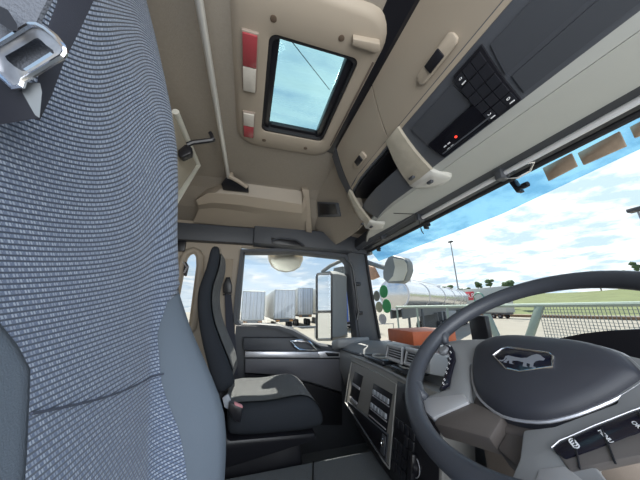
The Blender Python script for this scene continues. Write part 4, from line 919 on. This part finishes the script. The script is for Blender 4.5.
b = MB(); b.prism([at(333, 318, X=.775), at(344.5, 318, X=.855), at(344.5, 323, X=.855), at(333, 323, X=.775)], (.03, .03, 0), .002); b.build('reflector_band', mat('reflector_brown', (.40, .20, .14), .5), mm)
b = MB(); b.tube([at(322, 272, X=.70), at(330, 266, X=.76), at(347, 258, X=.92)], .018, 8); b.build('mirror_arm', HOUS, mm)
rm = thing('ramp_mirror', 'wide round topped kerb mirror hanging over the passenger window', 'mirror', (.3, 2.1, 1.5))
b = MB(); o_ = [at(x, y, Y=2.08) for x, y in [(268, 254.5), (269, 261), (272, 267), (278, 271), (286, 272.5), (294, 271), (300, 267), (303, 260), (303, 254.5), (286, 253)]]
cc = sum(o_, Vector()) / len(o_)
b.grid([[p.lerp(cc, .04) + Vector((0, -.012, 0)) for p in o_], o_, [p + Vector((0, .05, .01)) for p in o_], [p.lerp(cc, .3) + Vector((0, .11, .03)) for p in o_]], wrap=True).cap(); b.build('housing', mat('ramp_beige', (.60, .56, .47), .45), rm)
b = MB(); b.prism([p.lerp(cc, .10) + Vector((0, -.015, 0)) for p in o_], (0, .004, 0)); b.build('mirror_glass', mat('mirror_beige_reflection', (.62, .58, .48), .22, metal=.7), rm)  # beige reflection of the surroundings painted into the mirror face
b = MB(); b.prism([at(x, y, Y=2.1) for x, y in [(276, 252), (298, 252), (295, 256), (279, 256)]], (0, -.2, .02), .004); b.build('bracket', DARK, rm)
km = thing('front_mirror', 'front kerb mirror on an arm beyond the windscreen corner', 'mirror', at(395, 270, X=1.4))
b = MB(); o_ = [at(x, y, X=1.4) for x, y in [(389, 257), (393, 255), (405, 258), (408, 262), (408.5, 271), (405, 281), (401, 283.5), (388, 283), (384, 279), (383.5, 272), (386, 262)]]
cc = sum(o_, Vector()) / len(o_)
b.grid([[p.lerp(cc, .05) + Vector((-.012, 0, 0)) for p in o_], o_, [p + Vector((.06, .02, 0)) for p in o_], [p.lerp(cc, .35) + Vector((.14, .04, 0)) for p in o_]], wrap=True).cap(); b.build('housing', HOUS, km)
b = MB(); gq = [at(x, y, X=1.385) for x, y in [(393, 258), (404, 260), (406.5, 264), (407, 271), (403.5, 280.5), (388, 281.5), (393, 276), (395, 267)]]; b.prism(gq, (.003, 0, 0)); b.build('mirror_glass', mat('kerb_glass', (.60, .57, .48), .35, metal=.35), km)  # glass coloured beige to imitate what it reflects
b = MB(); b.tube([at(387, 268, X=1.43), at(378, 266, X=1.38), at(366, 262, X=1.28), Vector((1.0, 1.96, 1.63))], [.03, .025, .03, .03], 10); b.build('arm', HOUS, km)
b = MB(); b.prism([at(x, y, X=1.37) for x, y in [(366.5, 265), (373, 267), (378, 277), (371, 280)]], (.03, 0, 0), .004); b.build('side_marker', mat('marker_brown', (.40, .22, .13), .5, var=.4, vscale=20), km)

# ------------------------------------------------------------------ outside
GZ = -1.3
CONC = mat('yard_concrete', (.23, .215, .185), .9, var=.14, vscale=.35)
b = MB(); b.grid([[(-150, -60, GZ), (-150, 300, GZ)], [(300, -60, GZ), (300, 300, GZ)]]); struct(b.build('ground', CONC, smooth=False, recalc=False), 'pale concrete yard')
GRASS = mat('verge_grass', (.125, .15, .065), .95, var=.35, vscale=.3)
b = MB(); rows = []
for i in range(21):
    t = i / 20; p0 = Vector((95, -20, 0)).lerp(Vector((70, 120, 0)), t); n0 = Vector((1, .2, 0))
    rows.append([Vector((p0.x, p0.y, GZ)), Vector((p0.x, p0.y, GZ)) + n0 * 4 + Vector((0, 0, .9)), Vector((p0.x, p0.y, GZ)) + n0 * 20 + Vector((0, 0, 2.6)), Vector((p0.x, p0.y, GZ)) + n0 * 50 + Vector((0, 0, 11 - 4 * t + 1.2 * math.sin(t * 9))), Vector((p0.x, p0.y, GZ)) + n0 * 62 + Vector((0, 0, -.5))])
b.grid(rows); hl_ = b.build('hill', GRASS); struct(hl_, 'grassy bank beyond the yard')
b = MB(); b.box((60, 20, GZ), (63, 75, GZ + .5), .05); struct(b.build('kerb_bank', mat('soil_brown', (.17, .11, .07), .95, var=.2, vscale=.6)), 'low brown soil bank at the edge of the yard')
LEAF = mat('tree_leaves', (.075, .12, .055), .9, var=.4, vscale=1.2); BARK = mat('tree_bark', (.10, .075, .05), .9)
def tree(px, top, basepy, wpx, D, label, kind=0):
    pb = at(px, basepy, X=D); pt_ = at(px, top, X=D); wdt = (at(px + wpx / 2, top, X=D) - at(px - wpx / 2, top, X=D)).length * .85
    h = pt_.z - pb.z; o = thing('tree', label, 'tree', pb, 'trees on the horizon')
    b = MB(); b.tube([pb - Vector((0, 0, 4.5)), pb + Vector((.1, 0, h * .5)), pb + Vector((0, .1, h * .8))], [wdt * .05, wdt * .04, wdt * .02], 7); b.build('trunk', BARK, o)
    b = MB(); rnd = random.Random(int(px * 7))
    for k_ in range(9):
        a = rnd.random() * 6.28; rr_ = rnd.random() ** .5; zc = lerp(.45 if kind else .25, .85, rnd.random())
        c_ = pb + Vector((math.cos(a) * rr_ * wdt * .35, math.sin(a) * rr_ * wdt * .38, h * zc)); rad = min(wdt * .24, h * .32) * (.7 + .5 * rnd.random())
        t_ = bmesh.new(); bmesh.ops.create_icosphere(t_, subdivisions=3, radius=rad)
        for v in t_.verts: v.co = v.co * (1 + .35 * noise.noise(v.co * (3.0 / rad) + Vector((k_, px, 0)))) ; v.co.z *= .75
        b.add(t_, Matrix.Translation(c_))
    b.build('crown', LEAF, o)
tree(449, 285, 294, 20, 85, 'wide low tree behind the silver tanker')
tree(479, 281, 292, 8, 88, 'slim tree just left of the tallest tree on the horizon', 1)
tree(491, 277.5, 291, 9, 88, 'tallest tree of the cluster above the wheel rim', 1)
tree(509, 280, 290, 13, 86, 'bushy tree just left of the upper wheel rim')
tree(465, 288, 293, 14, 88, 'low bushy tree on the horizon between tanker and slim tree')
tree(598, 269.5, 280, 18, 140, 'round dark tree alone above the steering wheel rim')
tree(622, 270, 280, 30, 143, 'long low tree on the hill at the right')
tree(641, 258, 280, 16, 141, 'tall tree at the right edge of the view', 1)

# yard fence of pale green tubes in front of the truck
FG = mat('fence_pale_green', (.25, .31, .275), .5, metal=.2)
fz = thing('yard_gate', 'pale green tubular gate with a wire mesh panel ahead of the truck', 'gate', (5, 4, GZ))
ft = 1.205
b = MB(); b.tube([(5, -.5, ft), (5, 7.6, ft)], .035, 8); b.build('top_rail', FG, fz)
b = MB(); b.tube([(5, -.5, -.9), (5, 7.6, -.9)], .03, 8); b.build('bottom_rail', FG, fz)
for y in (7.55, 6.5, 5.3): 
    b = MB(); b.tube([(5, y, GZ), (5, y, ft)], .028, 8); b.build('post', FG, fz)
for q in ([(540, 306), (525, 350)], [(487, 314), (503, 350)]):
    a_ = at(*q[0], X=5); c_ = at(*q[1], X=5); b = MB(); d_ = (c_ - a_); 
    b.prism([a_ + Vector((-.03, .07, 0)), a_ + Vector((-.03, -.07, 0)), c_ + Vector((-.03, -.07, 0)), c_ + Vector((-.03, .07, 0))], (.06, 0, 0), .01); b.build('brace', FG, fz)
b = MB(); my0, my1 = at(622, 320, X=4.98).y, at(541, 320, X=4.98).y; mz0, mz1 = -.4, ft - .03
k_ = 0
y = my0 - .9
while y < my1: b.tube([(4.98, y, mz0), (4.98, y + .0, mz1)], .0045, 4); y += .045
z = mz0
while z < mz1: b.tube([(4.985, my0 - .9, z), (4.985, my1, z)], .0045, 4); z += .045
b.build('mesh_panel', mat('mesh_grey', (.20, .23, .24), .5, metal=.4), fz)

# lamp posts
def lamppost(px, top, bx, label, D=30, w_=.09):
    pt_ = at(px, top, X=D); o = thing('lamp_post', label, 'lamp post', (pt_.x, pt_.y, GZ), 'tall lamp posts in the yard')
    b = MB(); b.tube([(pt_.x, pt_.y, GZ), (pt_.x, pt_.y, pt_.z)], [w_ * 1.5, w_], 8); b.build('pole', mat('pole_grey', (.25, .27, .3), .5), o)
    b = MB(); b.box(pt_ + Vector((-.35, -.5, -.1)), pt_ + Vector((.35, .5, .2)), .05); b.build('lamp_head', DARK, o)
lamppost(450.5, 242, 458, 'tall thin lamp post rising behind the tanker', 45, .11)
lamppost(637.5, 210, 640, 'lamp post at the right edge of the windscreen view', 30, .07)

# tanker trailer
TANK = mat('tank_aluminium', (.72, .73, .75), .22, metal=.85, var=.08, vscale=.5)
tk = thing('tanker_trailer', 'polished silver tanker trailer parked across the yard', 'tanker trailer', (17, 19, GZ))
rad = 1.16
c0 = CAM + ray(394, 294) * (18.5 / 241); c1 = CAM + ray(460, 298) * (40 / 241); dirv = (c1 - c0).normalized(); ln = (c1 - c0).length
b = MB(); b.lathe(c0, dirv, [(0, -.35), (rad * .5, -.28), (rad * .85, -.12), (rad, 0), (rad, ln), (rad * .85, ln + .12), (0, ln + .3)], 32); tb = b.build('tank', TANK, tk)
for t in (0.0, .2, .42, .62, .8, .9, 1.0):
    b = MB(); b.lathe(c0 + dirv * (ln * t - .05), dirv, [(rad + .02, 0), (rad + .045, .02), (rad + .045, .10), (rad + .02, .12)], 32); b.build('tank_band', SILVER, tb)
for t in (.12, .5, .7):
    b = MB(); b.lathe(c0 + dirv * (ln * t) + Vector((0, 0, rad - .02)), (0, 0, 1), [(.3, 0), (.3, .14), (.22, .18), (0, .2)], 16); b.build('manhole_cover', SILVER, tb)
sidev = dirv.cross(Vector((0, 0, 1))).normalized()
b = MB()
for s_ in (-.45, .45):
    a_ = c0 + sidev * s_ + Vector((0, 0, -rad - .05)); b.prism([a_ + Vector((0, 0, .12)), a_ + sidev * .12 + Vector((0, 0, .12)), a_ + sidev * .12 - Vector((0, 0, .6)), a_ - Vector((0, 0, .6))], dirv * ln)
b.build('chassis', mat('chassis_dark', (.10, .11, .12), .6), tk)
def wheel(parent, c_, ax, r_=.5, wd=.3):
    b = MB(); b.lathe(c_ - ax * wd / 2, ax, [(r_ * .55, 0), (r_ * .96, 0), (r_, .05), (r_, wd - .05), (r_ * .96, wd), (r_ * .55, wd)], 24); t_ = b.build('wheel', RUBBER, parent)
    b = MB(); b.lathe(c_ - ax * (wd / 2 + .01), ax, [(0, .06), (r_ * .2, 0), (r_ * .5, .05), (r_ * .57, 0), (r_ * .57, wd + .02), (0, wd - .04)], 20); b.build('wheel_rim', SILVER, t_)
for t in (.30, .36, .42, .72, .78, .84):
    for s_ in (-.95, .95): q_ = c0 + dirv * (ln * t) + sidev * s_; wheel(tk, Vector((q_.x, q_.y, GZ + .58)), sidev, .58, .35)
    b = MB(); q_ = c0 + dirv * (ln * t); b.prism([q_ + sidev * -.9 + Vector((0, 0, -rad - .5)), q_ + sidev * .9 + Vector((0, 0, -rad - .5)), Vector((q_.x, q_.y, GZ + .5)) + sidev * .9, Vector((q_.x, q_.y, GZ + .5)) - sidev * .9], dirv * .18); b.build('axle_hanger', mat('chassis_dark', (.10, .11, .12), .6), tk)
for s_ in (-.6, .6):
    b = MB(); a_ = c0 + dirv * (ln * .16) + sidev * s_; b.box((a_.x - .08, a_.y - .08, GZ), (a_.x + .08, a_.y + .08, c0.z - rad), .01); b.build('landing_leg', MATS['chassis_dark'], tk)
b = MB(); a_ = c0 + dirv * ln * .45 - sidev * 1.0 * -1; b.box(a_ + Vector((-1, -.2, -2.6)), a_ + Vector((1, .2, -1.6)), .05); b.build('tool_locker', mat('locker_grey', (.34, .35, .36), .5), tk)
b = MB(); b.tube([c0 + dirv * .6 + sidev * rad * .5 + Vector((0, 0, rad + .05)), c0 + dirv * (ln - .4) + sidev * rad * .5 + Vector((0, 0, rad + .05))], .03, 6); b.build('walkway_rail', SILVER, tk)

# box trailer behind the tanker with red and white lettering
bt = thing('box_trailer', 'grey box trailer with red sign parked behind the tanker', 'trailer', (50, 41, GZ))
q0 = at(440, 296, X=50); q1 = at(503, 297, X=50); zt_ = at(470, 289, X=50).z
b = MB(); b.box((50, q1.y, -.1), (52.5, q0.y, zt_), .05); b.build('box_body', mat('trailer_grey', (.46, .48, .46), .6, var=.08, vscale=.6), bt)
b = MB(); b.box((50.2, q1.y + .2, -.5), (52.2, q0.y - .2, -.1), .02); b.build('chassis', MATS['chassis_dark'], bt)
for y in (q1.y + 1.6, q1.y + 3.0, q0.y - 2.5):
    for x in (50.3, 52.2): wheel(bt, Vector((x, y, GZ + .5)), Vector((1, 0, 0)))
r0 = at(465, 292, X=49.95); r1 = at(475, 300, X=49.95)
b = MB(); b.box((49.96, r1.y - .0, r1.z), (50.0, r0.y, r0.z), .01); rs = b.build('sign_board', mat('sign_red', (.55, .05, .07), .5), bt)
b = MB(); b.add(text_bm('FA.PI', abs(r0.z - r1.z) * .72, frame4((49.94, (r0.y + r1.y) / 2, (r0.z + r1.z) / 2), (0, -1, 0), (0, 0, 1)), .01)); b.build('sign_lettering', WHITE, rs, smooth=False)
g0 = at(479, 298.5, X=49.95); b = MB(); rg = 1.25
b.tube([g0 + Vector((0, rg * math.cos(q), rg * math.sin(q))) for q in [t * math.pi / 10 for t in range(20)]], .12, 6, closed=True); b.build('round_emblem', mat('emblem_green', (.14, .36, .28), .5), bt)

# white box trailers beyond the passenger window
TW = mat('trailer_white', (.66, .64, .58), .5, var=.12, vscale=.7); TD = mat('trailer_door_pale', (.64, .68, .74), .4, metal=.15, var=.2, vscale=.9)
def boxtrailer(x0, x1, Yf, ztop, zbot, L_, label):
    o = thing('semi_trailer', label, 'trailer', ((x0 + x1) / 2, Yf, GZ), 'white box trailers parked in a row')
    b = MB(); b.box((x0, Yf, zbot), (x1, Yf + L_, ztop), .03); b.build('box_body', TW, o)
    xm = (x0 + x1) / 2
    for a, c in ((x0 + .06, xm - .02), (xm + .02, x1 - .06)):
        b = MB(); b.box((a, Yf - .05, zbot + .08), (c, Yf, ztop - .08), .02); d_ = b.build('rear_door', TD, o)
        for f in (.3, .7):
            xx = lerp(a, c, f); b = MB(); b.tube([(xx, Yf - .08, zbot + .1), (xx, Yf - .08, ztop - .1)], .022, 6); b.build('lock_rod', MATS['pole_grey'], d_)
    b = MB(); b.tube([(x0 + .03, Yf - .04, zbot), (x0 + .03, Yf - .04, ztop - .03), (x1 - .03, Yf - .04, ztop - .03), (x1 - .03, Yf - .04, zbot)], .06, 6); b.build('door_frame', mat('frame_grey', (.32, .34, .36), .5), o)
    b = MB(); b.box((x0 + .2, Yf - .04, zbot - .35), (x1 - .2, Yf + .1, zbot), .02); bp_ = b.build('bumper_beam', MATS['chassis_dark'], o)
    for a in (x0 + .25, x1 - .65): 
        b = MB(); b.box((a, Yf - .06, zbot - .28), (a + .4, Yf - .03, zbot - .1), .01); b.build('tail_lamp', mat('tail_amber', (.55, .25, .08), .4), bp_)
    b = MB(); b.box((x0 + .5, Yf + .1, zbot - .3), (x1 - .5, Yf + L_ - .2, zbot), .02); b.build('chassis', MATS['chassis_dark'], o)
    for k_ in range(3):
        for x in (x0 + .25, x1 - .25): wheel(o, Vector((x, Yf + 1.6 + k_ * 1.3, GZ + .48)), Vector((1, 0, 0)), .48)
    return o
def tr(xa, xb, yt, yb, D, L_, label):
    a = at(xa, yt, Y=D); c = at(xb, yb, Y=D); boxtrailer(a.x, c.x, D, a.z, c.z, L_, label)
tr(243, 264, 291, 320, 30, 11, 'white trailer nearest the door pillar in the row')
tr(275, 295, 289.5, 318.5, 29, 20, 'second white trailer from the left, in the middle of the window')
tr(298, 313, 288, 314.5, 36, 11, 'third white trailer, left of the tall mirror')
tr(318, 333, 288, 313, 40, 11, 'white trailer hidden mostly behind the tall mirror')
# blue trailer between mirror and pillar
bl = thing('blue_trailer', 'blue framed trailer seen between the tall mirror and the pillar', 'trailer', (11, 26, GZ))
a_ = at(345, 280, Y=26); c_ = at(352, 322, Y=26)
BLU = mat('frame_blue', (.04, .12, .45), .5)
b = MB(); b.box((a_.x + .0, 26.1, c_.z), (a_.x + 2.5, 36, a_.z), .03); b.build('box_body', TW, bl)
b = MB(); b.tube([(a_.x + .1, 26.05, c_.z + .1), (a_.x + .1, 26.05, a_.z - .1), (a_.x + 2.4, 26.05, a_.z - .1), (a_.x + 2.4, 26.05, c_.z + .1)], .16, 6, closed=True); b.build('end_frame', BLU, bl)
b = MB(); b.box((a_.x - .02, 26.2, a_.z - .5), (a_.x, 36, a_.z), .0); b.build('side_beam', BLU, bl)
for k_ in range(3):
    for x in (a_.x + .25, a_.x + 2.2): wheel(bl, Vector((x, 29 + k_ * 1.3, GZ + .5)), Vector((1, 0, 0)))
# low kerb rail in the yard below the trailers
yr = thing('yard_railing', 'low thin railing in the yard in front of the trailers', 'railing', (8, 22, GZ))
b = MB(); b.tube([(2, 22, -.35), (14, 22, -.35)], .04, 6); b.build('rail', MATS['pole_grey'], yr)
for x in range(2, 15, 2):
    b = MB(); b.tube([(x, 22, GZ), (x, 22, -.35)], .035, 6); b.build('post', MATS['pole_grey'], yr)
